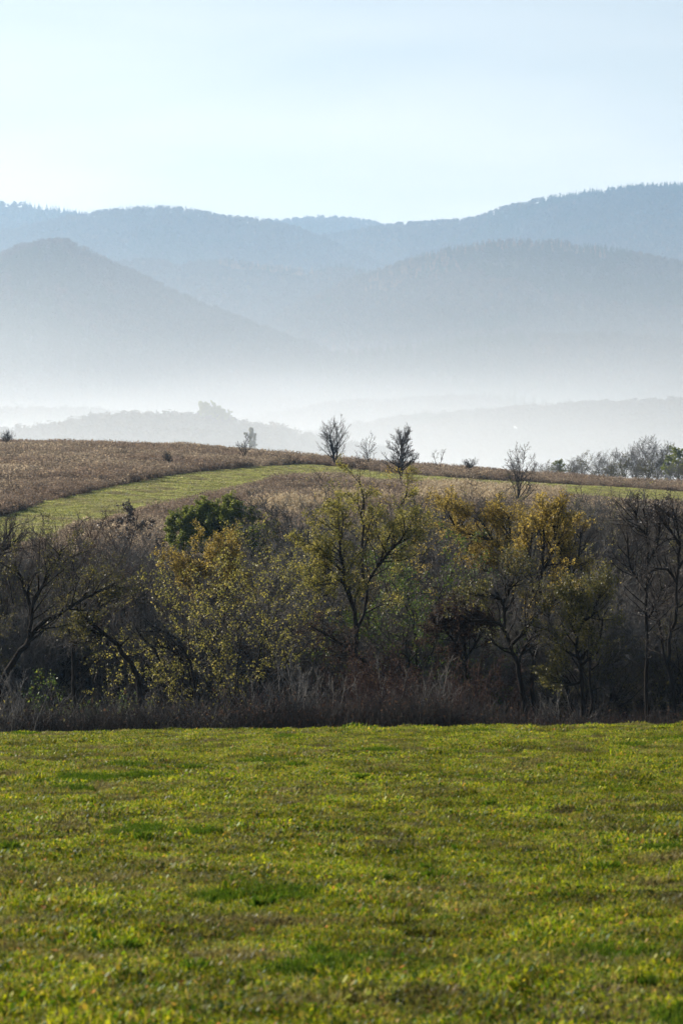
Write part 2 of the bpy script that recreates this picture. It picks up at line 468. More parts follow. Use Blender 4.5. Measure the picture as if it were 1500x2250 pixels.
def crown_proto(name, mat, kind, rng, n=90):
    """a far tree: short trunk and a loose crown of leaf clumps; unit height"""
    V, Fc = [], []
    def tri(p, s_):
        b = len(V)
        for k_ in range(3):
            V.append(p + rng.normal(0, 1, 3) * s_)
        Fc.append((b, b + 1, b + 2))
    for k_ in range(n):
        d = rng.normal(0, 1, 3); d /= np.linalg.norm(d); rr = rng.rand() ** 0.35
        if kind == 'broad':
            p = np.array([0.33 * d[0] * rr, 0.33 * d[1] * rr, 0.62 + 0.38 * d[2] * rr]); s_ = 0.085
        else:
            z = rng.rand() ** 1.4
            w = 0.24 * (1 - z) + 0.015
            a_ = rng.rand() * 6.28
            p = np.array([w * math.cos(a_) * math.sqrt(rng.rand()), w * math.sin(a_) * math.sqrt(rng.rand()), 0.1 + 0.88 * z]); s_ = 0.028 + 0.05 * (1 - z)
        tri(p, s_)
    for k_ in range(3):
        a0, a1 = k_ * 2.094, (k_ + 1) * 2.094
        b = len(V)
        V.extend([np.array([0.025 * math.cos(a0), 0.025 * math.sin(a0), -0.1]), np.array([0.025 * math.cos(a1), 0.025 * math.sin(a1), -0.1]), np.array([0, 0, 0.7])])
        Fc.append((b, b + 1, b + 2))
    return bpy.data.objects.new(name, mesh_np(name, np.array(V), np.array(Fc), mat))
BROAD = [crown_proto('broad_crown', M['far_broad'], 'broad', NP_) for _ in range(5)]
PINE = [crown_proto('pine_crown', M['far_pine'], 'pine', NP_) for _ in range(3)]
LARCH = [crown_proto('larch_crown', M['far_larch'], 'pine', NP_) for _ in range(2)]
FAR = BROAD + PINE + LARCH     # picks 0-4 broadleaf, 5-7 pine, 8-9 larch
def forest(ridge, name, label, n, hgt, pine=0.06, larch=None, **kw):
    P = ridge.points(n, **kw)
    pick = NP_.randint(0, 5, n)
    pn = fbm(P[:, 0] / 180 + ridge.seed * 7, P[:, 1] / 180, 3)
    pick = np.where(pn > 0.68 - pine, NP_.randint(5, 8, n), pick)
    if larch is not None:
        px = P[:, 0] / P[:, 1] * F_PX + CX
        v = (ridge.D - P[:, 1]) / ridge.F
        for (a, b, v0, v1, pr) in larch:
            s = (px > a) & (px < b) & (v > v0) & (v < v1) & (NP_.rand(n) < pr)
            pick = np.where(s, NP_.randint(8, 10, n), pick)
    P[:, 2] -= 0.8
    sc = 1.2 * hgt * (0.65 + 0.6 * NP_.rand(n)) * np.where(pick >= 5, 1.15, 1.0)
    return scatter(name, [o.copy() for o in FAR], P, sc, pick, NP_, label, 0.12)

ridges = [
    (Ridge([(-1500, 520), (-700, 470), (-200, 446), (0, 448), (60, 450), (120, 458), (185, 470), (260, 492), (360, 520), (480, 560), (700, 640), (1000, 760)], 7100, 2200, seed=1),
     'long far mountain ridge on the side of the brightest sky', 15000, 12, {}),
    (Ridge([(200, 560), (400, 520), (600, 490), (640, 484), (700, 479), (750, 481), (800, 488), (850, 496), (950, 512), (1100, 540), (1500, 620)], 7900, 2400, seed=2),
     'farthest pale mountain top showing in the saddle between ridges', 9000, 13, dict(px0=350, px1=1300)),
    (Ridge([(100, 640), (400, 590), (650, 530), (760, 510), (850, 497), (900, 491), (960, 488), (1020, 485), (1060, 476), (1100, 459), (1150, 446), (1200, 436), (1280, 424), (1350, 416), (1420, 409), (1500, 408), (1700, 412), (2300, 470), (3000, 560)], 6700, 2000, seed=3),
     'highest broad blue mountain with a smooth wooded shoulder', 20000, 11, dict(px0=350)),
    (Ridge([(-900, 640), (-200, 560), (60, 500), (150, 480), (200, 471), (270, 462), (340, 458), (400, 461), (450, 470), (540, 482), (600, 490), (650, 501), (700, 520), (760, 548), (800, 564), (850, 580), (900, 600), (1100, 680), (1500, 820)], 6200, 1700, seed=4),
     'wooded mountain ridge with a fringe of bare trees on its crest', 17000, 12, {}),
    (Ridge([(-100, 640), (150, 600), (250, 577), (300, 571), (350, 573), (400, 581), (430, 578), (460, 574), (490, 573), (550, 579), (620, 588), (680, 597), (705, 593), (740, 585), (780, 587), (820, 600), (900, 640), (1100, 720), (1400, 800)], 5000, 1400, seed=5),
     'middle wooded hill with an orange larch row along its crest', 11000, 10, dict(px0=-100, px1=1300, larch=[(480, 700, -0.02, 0.05, 0.45), (420, 760, 0.35, 0.6, 0.14)])),
    (Ridge([(300, 840), (500, 760), (620, 690), (700, 645), (780, 612), (830, 594), (870, 579), (920, 563), (980, 547), (1040, 537), (1100, 530), (1160, 529), (1220, 531), (1300, 541), (1370, 551), (1450, 569), (1500, 580), (1700, 620), (2200, 720), (2800, 780)], 4400, 1250, seed=6),
     'broad dark wooded hill with orange larches on its slope', 15000, 9.5, dict(px0=250, larch=[(800, 1010, -0.02, 0.13, 0.4), (1010, 1330, -0.02, 0.05, 0.3)])),
    (Ridge([(-1400, 760), (-600, 640), (-200, 590), (0, 562), (40, 546), (80, 534), (110, 529), (150, 531), (175, 541), (220, 566), (300, 600), (370, 633), (440, 666), (520, 696), (600, 726), (700, 762), (850, 810), (1100, 850)], 3700, 1000, seed=7),
     'steep dark conical hill standing before the far ridge', 13000, 9.5, dict(px1=1000)),
    (Ridge([(-1200, 860), (-200, 812), (200, 830), (500, 790), (800, 770), (1100, 735), (1300, 732), (1600, 745), (2400, 800)], 3500, 650, seed=8, gully=0.1),
     'low foothill shelf in the mist under the dark hills', 11000, 9, {}),
    (Ridge([(300, 960), (560, 925), (640, 908), (700, 897), (760, 890), (850, 884), (950, 882), (1050, 876), (1150, 884), (1230, 895), (1350, 903), (1600, 900), (2300, 890)], 2900, 420, seed=9, gully=0.1),
     'pale wooded rise behind the village', 9000, 11, dict(px0=300, vmax=0.9)),
    (Ridge([(-900, 900), (-200, 902), (0, 903), (120, 901), (220, 905), (300, 915), (420, 930), (600, 960)], 2600, 420, seed=10, gully=0.1),
     'palest low wooded rise in the thickest mist', 6000, 10, dict(px1=620, vmax=0.9)),
    (Ridge([(400, 985), (640, 965), (780, 938), (900, 922), (1000, 914), (1120, 902), (1250, 893), (1350, 889), (1500, 884), (1800, 880), (2400, 880)], 2350, 480, seed=11, gully=0.08, p=1.0),
     'wooded slope above the scattered village houses', 8000, 10, dict(px0=350, vmax=0.45)),
    (Ridge([(-900, 985), (-300, 965), (0, 948), (120, 934), (220, 915), (300, 910), (400, 912), (450, 914), (520, 922), (600, 938), (680, 960), (900, 1000)], 1850, 380, seed=12, gully=0.1),
     'hazy wooded knoll crowned with a tall tree clump', 6000, 9, dict(px1=900, vmax=0.9)),
]
for k_, (rd, lab, n, hgt, kw) in enumerate(ridges):
    nm = 'mountain' if k_ < 7 else 'hill'
    rd.build(nm, lab)
    forest(rd, 'forest', 'woods covering the ' + lab.replace('long ', ''), n, hgt, **kw)

# tall tree fringe on the ridge crest, clump on the knoll and the poplar are built with the trees below

# ------------------------------------------------------------------ tree builder
def tubes(segs, sides=3):
    """segs (N,8): p0 p1 r0 r1 -> prism mesh arrays"""
    S = np.asarray(segs, float)
    p0, p1, r0, r1 = S[:, 0:3], S[:, 3:6], S[:, 6], S[:, 7]
    d = p1 - p0; L = np.linalg.norm(d, axis=1, keepdims=True); d = d / np.maximum(L, 1e-6)
    ref = np.where(np.abs(d[:, 2:3]) > 0.9, np.array([[1.0, 0, 0]]), np.array([[0, 0, 1.0]]))
    u = np.cross(d, ref); u /= np.linalg.norm(u, axis=1, keepdims=True); w = np.cross(d, u)
    n = len(S); V = np.zeros((n, 2 * sides, 3))
    for k_ in range(sides):
        a_ = 2 * math.pi * k_ / sides
        o_ = u * math.cos(a_) + w * math.sin(a_)
        V[:, k_] = p0 + o_ * r0[:, None]
        V[:, sides + k_] = p1 + o_ * r1[:, None]
    b = (np.arange(n) * 2 * sides)[:, None]
    Fc = np.concatenate([np.stack([b[:, 0] + k_, b[:, 0] + (k_ + 1) % sides, b[:, 0] + sides + (k_ + 1) % sides, b[:, 0] + sides + k_], 1) for k_ in range(sides)])
    return V.reshape(-1, 3), Fc
def leaves_mesh(name, pts, size, mat, rng, droop=0.3):
    P = np.asarray(pts, float); n = len(P)
    a = rng.normal(0, 1, (n, 3)); a[:, 2] -= droop; a /= np.linalg.norm(a, axis=1, keepdims=True)
    b = np.cross(a, rng.normal(0, 1, (n, 3))); b /= np.maximum(np.linalg.norm(b, axis=1, keepdims=True), 1e-6)
    s = (size * (0.6 + 0.8 * rng.rand(n)))[:, None]
    nrm = np.cross(a, b)
    V = np.stack([P, P + a * s * 0.5 + b * s * 0.30 + nrm * s * 0.12, P + a * s, P + a * s * 0.5 - b * s * 0.30 + nrm * s * 0.12], 1).reshape(-1, 3)
    k_ = np.arange(n) * 4
    Fc = np.concatenate([np.stack([k_, k_ + 1, k_ + 2], 1), np.stack([k_, k_ + 2, k_ + 3], 1)])
    return mesh_np(name, V, Fc, mat, np.repeat(rng.rand(n), 4))

class Grow:
    """branching skeleton; S[level] collects segments, tips collects leaf sites"""
    def __init__(s, seed, nch=(12, 9, 8), ratio=(0.5, 0.5, 0.45), ang=(50, 48, 45), wander=0.12, up=0.10, droop=0.0, rmin=0.006, taper=0.5, t0=0.25, twig=1.0, rr=0.5):
        s.r = random.Random(seed); s.nch, s.ratio, s.ang = nch, ratio, ang
        s.wander, s.up, s.droop, s.rmin, s.taper, s.t0, s.twig, s.rr = wander, up, droop, rmin, taper, t0, twig, rr
        s.S = [[], [], [], []]; s.tips = []; s.kids = 0
    def poly(s, pts, r0, r1, lev):
        """an explicit limb"""
        n = len(pts) - 1
        for i in range(n):
            a, b = pts[i], pts[i + 1]
            s.S[lev].append((*a, *b, r0 + (r1 - r0) * i / n, r0 + (r1 - r0) * (i + 1) / n))
    def spawn(s, pts, r0, r1, lev, length, t0=None, mult=1.0):
        """children along a finished polyline"""
        if lev >= len(s.nch): return
        rnd = s.r; n = len(pts) - 1
        t0 = s.t0 if t0 is None else t0
        cnt = max(1, int(s.nch[lev] * mult * rnd.uniform(0.75, 1.25)))
        for k_ in range(cnt):
            t_ = t0 + (1 - t0) * (k_ + rnd.random()) / cnt
            f = t_ * n; i = min(int(f), n - 1); f -= i
            a, b = pts[i], pts[i + 1]
            p = a.lerp(b, f); d = (b - a).normalized()
            az = rnd.uniform(0, 6.283); an = R(s.ang[lev]) * rnd.uniform(0.55, 1.25)
            o = d.orthogonal().normalized()
            o.rotate(Matrix.Rotation(az, 3, d))
            nd = d * math.cos(an) + o * math.sin(an)
            L = length * s.ratio[lev] * rnd.uniform(0.6, 1.15) * (1.1 - 0.45 * t_)
            r = max(s.rmin, (r0 + (r1 - r0) * t_) * s.rr)
            s.branch(p, nd, L, r, lev + 1)
    def branch(s, p, d, L, r, lev):
        rnd = s.r
        n = (6, 5, 3, 2)[lev]
        pts = [p.copy()]; d = d.normalized(); re = max(s.rmin * 0.5, r * (0.35 if lev < 3 else 0.4))
        for i in range(n):
            w = s.wander * (1 + 0.4 * lev)
            d = d + Vector((rnd.gauss(0, w), rnd.gauss(0, w), rnd.gauss(0, w) + s.up - s.droop * (lev >= 2)))
            d.normalize()
            pts.append(pts[-1] + d * (L / n))
        s.poly(pts, r, re, lev)
        if lev == 3 or lev >= len(s.nch): 
            s.tips.append((pts[-2], pts[-1]))
        s.spawn(pts, r, re, lev, L)
    def limb(s, pts, r0, r1, length, t0=None, mult=1.0, trunk=True):
        pts = [Vector(p) for p in pts]
        # refine and roughen the drawn polyline
        q = [pts[0]]
        for a, b in zip(pts, pts[1:]):
            m_ = (a + b) / 2; l_ = (b - a).length
            m_ += Vector((s.r.gauss(0, .05), s.r.gauss(0, .05), s.r.gauss(0, .03))) * l_
            q += [m_, b]
        s.poly(q, r0, r1, 0)
        s.spawn(q, r0, r1, 0, length, t0, mult)

def build_meshes(g, name, bark, twig, leaf=None, per=4, lsize=0.07, seed=1, keep=1.0, zmin=None, spread=0.05):
    rng = np.random.RandomState(seed)
    if 0 < lsize < 0.15 and leaf is not M['leaf_dark']: lsize, per, keep = lsize * 0.75, max(1, int(per * 0.8 + 0.5)), min(1.0, keep * 1.3)
    V, Fc = tubes(g.S[0] + g.S[1], 6) if len(g.S[0]) + len(g.S[1]) else (None, None)
    res = {'trunk': mesh_np(name + '_trunk', V, Fc, bark, smooth=True)}
    tw = g.S[2] + g.S[3]
    if tw:
        V, Fc = tubes(tw, 3); res['crown'] = mesh_np(name + '_crown', V, Fc, twig)
    if leaf is not None and g.tips:
        A = np.array([list(a) for a, b in g.tips]); B = np.array([list(b) for a, b in g.tips])
        # leaves hang in clusters on some twigs, others are bare
        den = fbm(B[:, 0] * 0.8 + seed, B[:, 2] * 0.8 + B[:, 1] * 0.5, 2)
        ok = den > np.quantile(den, 1 - keep)
        if zmin is not None: ok &= B[:, 2] > zmin
        A, B = A[ok], B[ok]
        if len(A):
            k_ = rng.randint(0, len(A), len(A) * per); f = rng.rand(len(k_), 1)
            P = A[k_] * (1 - f) + B[k_] * f + rng.normal(0, spread, (len(k_), 3))
            res['foliage'] = leaves_mesh(name + '_foliage', P, lsize, leaf, rng)
    return res
def plant(name, meshes, loc, rz, sc, label, cat, group=None):
    root = empty(name, loc, rz, sc)
    for pn in ('trunk', 'crown', 'foliage'):
        if pn in meshes: link(bpy.data.objects.new(pn, meshes[pn]), root)
    return tag(root, label, cat, group)

def auto_tree(seed, h, bare_from=0.25, spread=0.45, r=0.12, forks=1, lean=0.1, wig=0.09, **kw):
    """free tree of height h standing at the origin"""
    g = Grow(seed, **kw); rnd = g.r
    base = Vector((0, 0, -0.4))
    if forks > 1:
        top_ = Vector((rnd.gauss(0, .02) * h, rnd.gauss(0, .02) * h, h * 0.07))
        g.poly([base, top_], r * 1.5, r * 1.15, 0); base = top_
    for f in range(forks):
        d = Vector((rnd.gauss(0, lean), rnd.gauss(0, lean), 1)).normalized()
        if forks > 1:
            a = 6.283 * f / forks + rnd.uniform(-.4, .4)
            d = (d + Vector((math.cos(a), math.sin(a), 0)) * 0.28).normalized()
        pts = [base.copy()]; n = 6; hh = h * (1 if f == 0 else rnd.uniform(0.75, 0.95)) * 0.9
        for i in range(n):
            d = (d + Vector((rnd.gauss(0, wig), rnd.gauss(0, wig), 0.12))).normalized()
            pts.append(pts[-1] + d * hh / n)
        g.limb(pts, r, r * 0.2, h * spread * 2, bare_from)
    return g

# ------------------------------------------------------------------ the drawn trees of the gully
def hero(name, label, D, limbs, width, bark='bark', twig='twig', leaf=None, length=3.0, seed=1, cat='tree', per=4, lsize=0.08, keep=0.6, tipr=0.03, t0s=None, top=None, **kw):
    k_ = D / F_PX
    g = Grow(seed, **kw); rnd = g.r
    bx, _, bz = at(limbs[0][0][0], limbs[0][0][1], D)
    gz_ = Hs(bx, D)
    org = Vector((bx, D, gz_))
    depth = {}
    for li, pl in enumerate(limbs):
        sl = rnd.uniform(-0.35, 0.35) if li else rnd.uniform(-.1, .1)
        pts = []
        p_first = Vector(at(pl[0][0], pl[0][1], D)) - org
        # a limb leaves its parent where the drawn point lies closest
        off0 = 0.0
        if li:
            best = min(depth, key=lambda q: (q[0] - p_first.x) ** 2 + (q[1] - p_first.z) ** 2)
            off0 = depth[best]
        run = 0.0; last = None
        for (px, py) in pl:
            v = Vector(at(px, py, D)) - org
            if last is not None: run += (v - last).length
            last = v.copy()
            off = off0 + sl * run
            pts.append(Vector((v.x, off, v.z)))
            depth[(v.x, v.z)] = off
        if li == 0:
            b0 = pts[0]
            if b0.z > 0.15:
                d0 = (pts[1] - pts[0]).normalized()
                foot = Vector((b0.x - d0.x * b0.z * 0.35, 0, -0.4))
                pts = [foot] + pts
        w0 = width * k_ / 2 * 0.9 * (1.0 if li == 0 else 0.62)
        g.limb(pts, w0 * (1.12 if li == 0 else 1), max(tipr, w0 * 0.3), length, (t0s[li] if t0s else (0.35 if li == 0 else 0.12)))
    ms = build_meshes(g, name, M[bark], M[twig], M[leaf] if leaf else None, per, lsize, seed, keep)
    return plant(name, ms, org, 0, 1, label, cat)

hero('leaning_tree', 'dark tree with its long trunk leaning over the meadow edge, few olive leaves', 84,
     [[(-5, 1540), (15, 1478), (45, 1430), (65, 1405), (100, 1363), (133, 1347), (160, 1330), (187, 1313), (213, 1300), (255, 1280)],
      [(65, 1405), (72, 1360), (78, 1313), (97, 1287), (110, 1250), (133, 1228), (140, 1205)],
      [(70, 1350), (62, 1310), (50, 1270), (30, 1240)]], 17, leaf='leaf_olive', seed=3, length=3.2, per=3, keep=0.45, lsize=0.07)
hero('arched_tree', 'dark tree arching sideways with its bent limb beside the bright green bush', 86,
     [[(302, 1485), (287, 1453), (260, 1417), (230, 1393), (200, 1370), (180, 1353), (167, 1337), (145, 1343)],
      [(200, 1370), (212, 1340), (225, 1310), (250, 1285)], [(230, 1393), (222, 1400), (205, 1384), (180, 1386)]], 14, leaf='leaf_olive', seed=5, length=2.6, per=3, keep=0.5)
hero('slender_tree', 'dark upright stem standing under the arched limb', 87,
     [[(162, 1500), (163, 1467), (163, 1417), (170, 1385), (177, 1355), (190, 1300), (200, 1260)]], 13, seed=7, length=2.2, leaf='leaf_olive', per=2, keep=0.35)
hero('bent_thicket_tree', 'thin dark tree with two hooked limbs in the grey scrub', 85,
     [[(425, 1490), (418, 1455), (403, 1427), (390, 1403), (360, 1387), (335, 1375)], [(403, 1427), (395, 1437), (370, 1425), (352, 1420)], [(352, 1453), (337, 1423), (320, 1408), (305, 1390)]],
     8, seed=8, twig='twig_grey', length=2.2)
hero('golden_willow', 'willow with golden yellow leaves and slim forked stems', 100,
     [[(448, 1400), (448, 1390), (447, 1313), (467, 1287), (480, 1262), (490, 1228), (497, 1195)], [(447, 1330), (425, 1300), (400, 1275), (375, 1262)], [(447, 1318), (430, 1270), (440, 1235), (470, 1210)],
      [(450, 1330), (490, 1300), (520, 1270), (530, 1240)]], 9, bark='bark_grey', leaf='leaf_gold', seed=9, length=2.8, per=8, lsize=0.075, keep=0.75)
hero('crooked_tree', 'tall crooked tree with forked limbs and thin yellow-green leaves', 94,
     [[(805, 1460), (780, 1437), (782, 1400), (780, 1357), (773, 1327), (763, 1300), (757, 1280), (757, 1262), (740, 1245), (730, 1233), (713, 1213), (698, 1200)],
      [(757, 1280), (747, 1272), (730, 1276), (722, 1274)], [(757, 1262), (747, 1225), (750, 1180), (742, 1150)],
      [(782, 1400), (800, 1350), (807, 1300), (813, 1273), (830, 1247), (843, 1207), (863, 1167), (880, 1120), (895, 1090)],
      [(800, 1350), (796, 1260), (797, 1183), (793, 1133), (800, 1100), (790, 1060)], [(830, 1247), (850, 1220), (880, 1190), (905, 1150)]],
     14, leaf='leaf_yellow', seed=10, length=3.0, per=7, lsize=0.075, keep=0.7)
hero('fallen_leaning_trunk', 'dark trunk slanting low through the reddish thicket', 88,
     [[(812, 1500), (800, 1453), (780, 1437), (753, 1417), (720, 1395), (690, 1380)]], 12, seed=12, length=2.0, leaf='leaf_brown', per=3)
hero('forked_tree', 'dark forked tree with crooked limbs at the meadow edge', 80,
     [[(1153, 1580), (1151, 1540), (1143, 1500), (1137, 1460), (1123, 1433), (1118, 1413), (1107, 1387), (1097, 1370), (1077, 1363), (1033, 1363), (1010, 1350)],
      [(1105, 1380), (1105, 1340), (1100, 1317), (1090, 1310), (1073, 1302), (1050, 1285)], [(1120, 1418), (1147, 1393), (1163, 1370), (1180, 1353), (1192, 1328)],
      [(1138, 1455), (1147, 1430), (1163, 1407), (1177, 1385)], [(1102, 1320), (1113, 1303), (1115, 1285), (1125, 1255)]], 15, leaf='leaf_olive', seed=14, length=2.6, per=2, keep=0.3, twig='twig_grey')
hero('tall_gold_topped_tree', 'tall straight tree with gold leaves only at its top', 84,
     [[(1163, 1580), (1168, 1517), (1172, 1467), (1177, 1417), (1180, 1367), (1187, 1287), (1193, 1243), (1197, 1200), (1192, 1150)],
      [(1183, 1320), (1170, 1270), (1165, 1220), (1172, 1170)], [(1190, 1260), (1215, 1220), (1222, 1170), (1218, 1135)], [(1180, 1370), (1205, 1340), (1225, 1310)]],
     13, leaf='leaf_gold', seed=15, length=2.2, per=5, lsize=0.08, keep=0.5)
hero('round_headed_tree', 'small tree with a rounded olive-yellow head and straight dark trunk', 79,
     [[(1279, 1580), (1277, 1500), (1275, 1460), (1267, 1440), (1267, 1400), (1272, 1373), (1280, 1330)], [(1268, 1443), (1243, 1430), (1223, 1417), (1218, 1390), (1205, 1350)],
      [(1273, 1500), (1250, 1505), (1225, 1490)], [(1275, 1465), (1300, 1440), (1320, 1400), (1325, 1360)], [(1268, 1400), (1250, 1360), (1245, 1320)], [(1272, 1385), (1300, 1350), (1312, 1310)]],
     13, leaf='leaf_olive', seed=16, length=2.4, per=5, lsize=0.075, keep=0.6, twig='twig_grey')
hero('thin_pole_tree', 'thin straight pole stem beside the round headed tree', 82,
     [[(1293, 1580), (1294, 1500), (1295, 1443), (1300, 1390), (1310, 1340)]], 8, seed=17, length=1.6)
hero('thin_slanting_tree', 'thin dark stem slanting left, between forked and round headed trees', 83,
     [[(1258, 1580), (1247, 1527), (1233, 1467), (1220, 1420), (1212, 1370)]], 8, seed=18, length=2.0)
hero('bare_alder', 'tall slender bare alder with upswept thin limbs', 90,
     [[(1420, 1570), (1419, 1473), (1421, 1420), (1419, 1367), (1421, 1300), (1423, 1250), (1427, 1200), (1423, 1150), (1413, 1118)],
      [(1420, 1300), (1397, 1267), (1383, 1233), (1380, 1180)], [(1425, 1195), (1402, 1155), (1393, 1122)], [(1424, 1240), (1445, 1200), (1450, 1150)], [(1420, 1370), (1440, 1330), (1455, 1290)]],
     10, leaf='leaf_dark', seed=19, length=2.3, per=1, keep=0.4, lsize=0.06, nch=(16, 8, 6))
hero('forked_alder', 'bare dark alder with a second leaning stem and spreading dark top', 88,
     [[(1482, 1580), (1480, 1540), (1467, 1467), (1470, 1410), (1485, 1367), (1487, 1300), (1493, 1247), (1497, 1200), (1490, 1150), (1480, 1118)],
      [(1467, 1467), (1455, 1410), (1450, 1370), (1440, 1330)], [(1487, 1280), (1467, 1252), (1443, 1250), (1425, 1262)], [(1496, 1200), (1475, 1165), (1462, 1150)], [(1494, 1245), (1520, 1200), (1530, 1150)]],
     11, leaf='leaf_dark', seed=20, length=2.3, per=1, keep=0.4, lsize=0.06, nch=(14, 8, 6))
hero('golden_crowned_tree', 'wide tree crowned with rusty gold leaves below the pale reeds', 104,
     [[(1135, 1380), (1130, 1330), (1127, 1260), (1110, 1220), (1085, 1190), (1070, 1165), (1050, 1135)], [(1127, 1262), (1063, 1255), (1035, 1225), (1030, 1193), (1015, 1150)],
      [(1110, 1220), (1120, 1180), (1115, 1135)], [(1085, 1190), (1060, 1180), (1000, 1160), (985, 1130)], [(1128, 1290), (1100, 1260), (1075, 1235)]],
     11, leaf='leaf_gold', seed=22, length=3.0, per=7, lsize=0.075, keep=0.7)
hero('gold_flecked_tree', 'narrow tree flecked with gold leaves between gold tree and alder', 102,
     [[(1250, 1400), (1248, 1300), (1252, 1240), (1248, 1190), (1255, 1145)], [(1250, 1290), (1270, 1230), (1275, 1170)], [(1249, 1290), (1232, 1240), (1225, 1180)]],
     9, leaf='leaf_gold', seed=23, length=2.2, per=5, lsize=0.07, keep=0.5)
hero('edge_tree', 'dark bare tree below the foot of the green track', 106,
     [[(-18, 1330), (-12, 1260), (0, 1210), (10, 1188), (27, 1160)], [(-12, 1260), (-30, 1210), (-35, 1160)], [(0, 1212), (22, 1200), (38, 1185)]], 12, seed=24, length=2.6)
hero('reddish_tree', 'tree with a full head of dark reddish-brown leaves', 86,
     [[(1024, 1575), (1022, 1483), (1020, 1420), (1012, 1380), (1000, 1340)], [(1021, 1450), (1045, 1410), (1060, 1375)], [(1021, 1440), (990, 1400), (970, 1370)]],
     10, twig='twig_red', leaf='leaf_brown', seed=25, length=2.4, per=6, lsize=0.08, keep=0.8)
# further gully trees without a drawn skeleton
def std(name, label, px, D, top, seed, spread=0.3, leaf=None, bark='bark', twig='twig', per=4, lsize=0.09, keep=0.6, cat='tree', group=None, r=None, forks=1, **kw):
    x, _, zt = at(px, top, D)
    gz_ = Hs(x, D); h = max(zt - gz_, 0.6)
    g = auto_tree(seed, h, spread=spread * 1.7, r=r or 0.013 * h, forks=forks, **kw)
    ms = build_meshes(g, name, M[bark], M[twig], M[leaf] if leaf else None, per, lsize, seed, keep)
    return plant(name, ms, (x, D, gz_), 0, 1, label, cat, group)

hero('round_green_tree', 'dense dark green round-headed tree against the brown hillside', 160,
     [[(487, 1260), (487, 1215), (484, 1170), (482, 1130)], [(487, 1215), (450, 1180), (405, 1160), (385, 1155)], [(486, 1200), (455, 1160), (425, 1135)], [(486, 1195), (515, 1150), (545, 1128)],
      [(487, 1205), (535, 1180), (565, 1160)], [(487, 1225), (430, 1205), (390, 1190)], [(487, 1180), (470, 1140), (455, 1122)], [(487, 1180), (500, 1140), (512, 1122)]],
     14, leaf='leaf_green', seed=31, length=2.5, per=11, lsize=0.12, keep=1.0, up=0.04, nch=(16, 10, 7), t0s=[0.4] + [0.15] * 7)
hero('small_green_tree', 'smaller dark green tree grown into the side of the round green one', 157,
     [[(560, 1270), (562, 1220), (563, 1175)], [(561, 1225), (585, 1195), (596, 1178)], [(561, 1230), (540, 1200), (525, 1185)], [(561, 1240), (590, 1225), (605, 1210)]],
     12, leaf='leaf_green', seed=32, length=2.2, per=22, lsize=0.13, keep=1.0, up=0.03)
std('dark_leaved_sapling', 'open sapling with hanging dark leaves beside the green track', 270, 168, 1108, 33, 0.22, 'leaf_dark', per=5, lsize=0.14, keep=0.7, nch=(10, 5, 4), forks=2)
std('dark_leaved_sapling', 'shorter clumped sapling with dark leaves next to the round green tree', 342, 166, 1142, 34, 0.22, 'leaf_dark', per=5, lsize=0.14, keep=0.7, nch=(10, 5, 4))
std('purple_bare_tree', 'purplish bare tree with a wide fan of fine twigs', 105, 103, 1188, 35, 0.34, None, twig='twig_red', forks=2)
std('yellow_willow', 'low rounded willow with yellow-green leaves under the golden willow', 505, 94, 1318, 36, 0.36, 'leaf_yellow', per=8, lsize=0.09, keep=0.8, forks=2)
std('olive_willow', 'rounded green-olive willow beside the crooked tree', 920, 98, 1265, 37, 0.36, 'leaf_bright', per=7, lsize=0.09, keep=0.85, forks=2)
std('rusty_tree', 'thin tree with rusty orange leaves beside the crooked tree', 915, 105, 1135, 38, 0.24, 'leaf_gold', per=4, lsize=0.09, keep=0.6)
std('sparse_yellow_tree', 'bare-topped dark tree flecked yellow rising behind the crooked tree', 752, 150, 1032, 39, 0.28, 'leaf_yellow', per=2, lsize=0.1, keep=0.35)
std('yellow_topped_tree', 'tree with yellow-orange top rising behind the rusty tree', 893, 140, 1072, 40, 0.22, 'leaf_gold', per=4, lsize=0.1, keep=0.55, forks=2)

# shared kinds of bare trees and shrubs that fill the gully ------------------------------------
def variants(name, n, seed, h, bark, twig, leaf, per, lsize, keep, **kw):
    res = []
    for i in range(n):
        g = auto_tree(seed + i, h, **kw)
        res.append(build_meshes(g, name, M[bark], M[twig], M[leaf] if leaf else None, per, lsize, seed + i, keep))
    return res
def shrub_variants(name, n, seed, h, bark, twig, leaf=None, per=3, lsize=0.06, keep=0.6, stems=12, flare=0.5, arch=0.0, nch=(10, 7, 3), ratio=(0.42, 0.45, 0.4), r=0.022, dens=1.0):
    res = []
    for i in range(n):
        g = Grow(seed + i, nch=nch, ratio=ratio, ang=(32, 38, 40), wander=0.12, up=0.12 - arch * 0.2, rmin=0.008, t0=0.2, rr=0.55)
        rnd = g.r
        for k_ in range(stems):
            a = rnd.uniform(0, 6.283); rad = rnd.uniform(0, 0.06)
            d = Vector((math.cos(a) * flare * rnd.uniform(.3, 1.3), math.sin(a) * flare * rnd.uniform(.3, 1.3), 1)).normalized()
            pts = [Vector((math.cos(a) * rad, math.sin(a) * rad, -0.3))]
            hh = h * rnd.uniform(0.6, 1.08)
            for q in range(5):
                d = (d + Vector((math.cos(a) * arch * .2, math.sin(a) * arch * .2, -arch * 0.12 * q)) + Vector((rnd.gauss(0, .06), rnd.gauss(0, .06), 0.05))).normalized()
                pts.append(pts[-1] + d * hh / 5)
            g.limb(pts, r * rnd.uniform(.7, 1.3), 0.008, h * 0.85)
        # stems of the second order are shown with the trunk's colour, twigs with their own
        res.append(build_meshes(g, name, M[bark], M[twig], M[leaf] if leaf else None, per, lsize, seed + i, keep))
        # stems of a shrub end at level 2: leaf sites are its last twigs
    return res
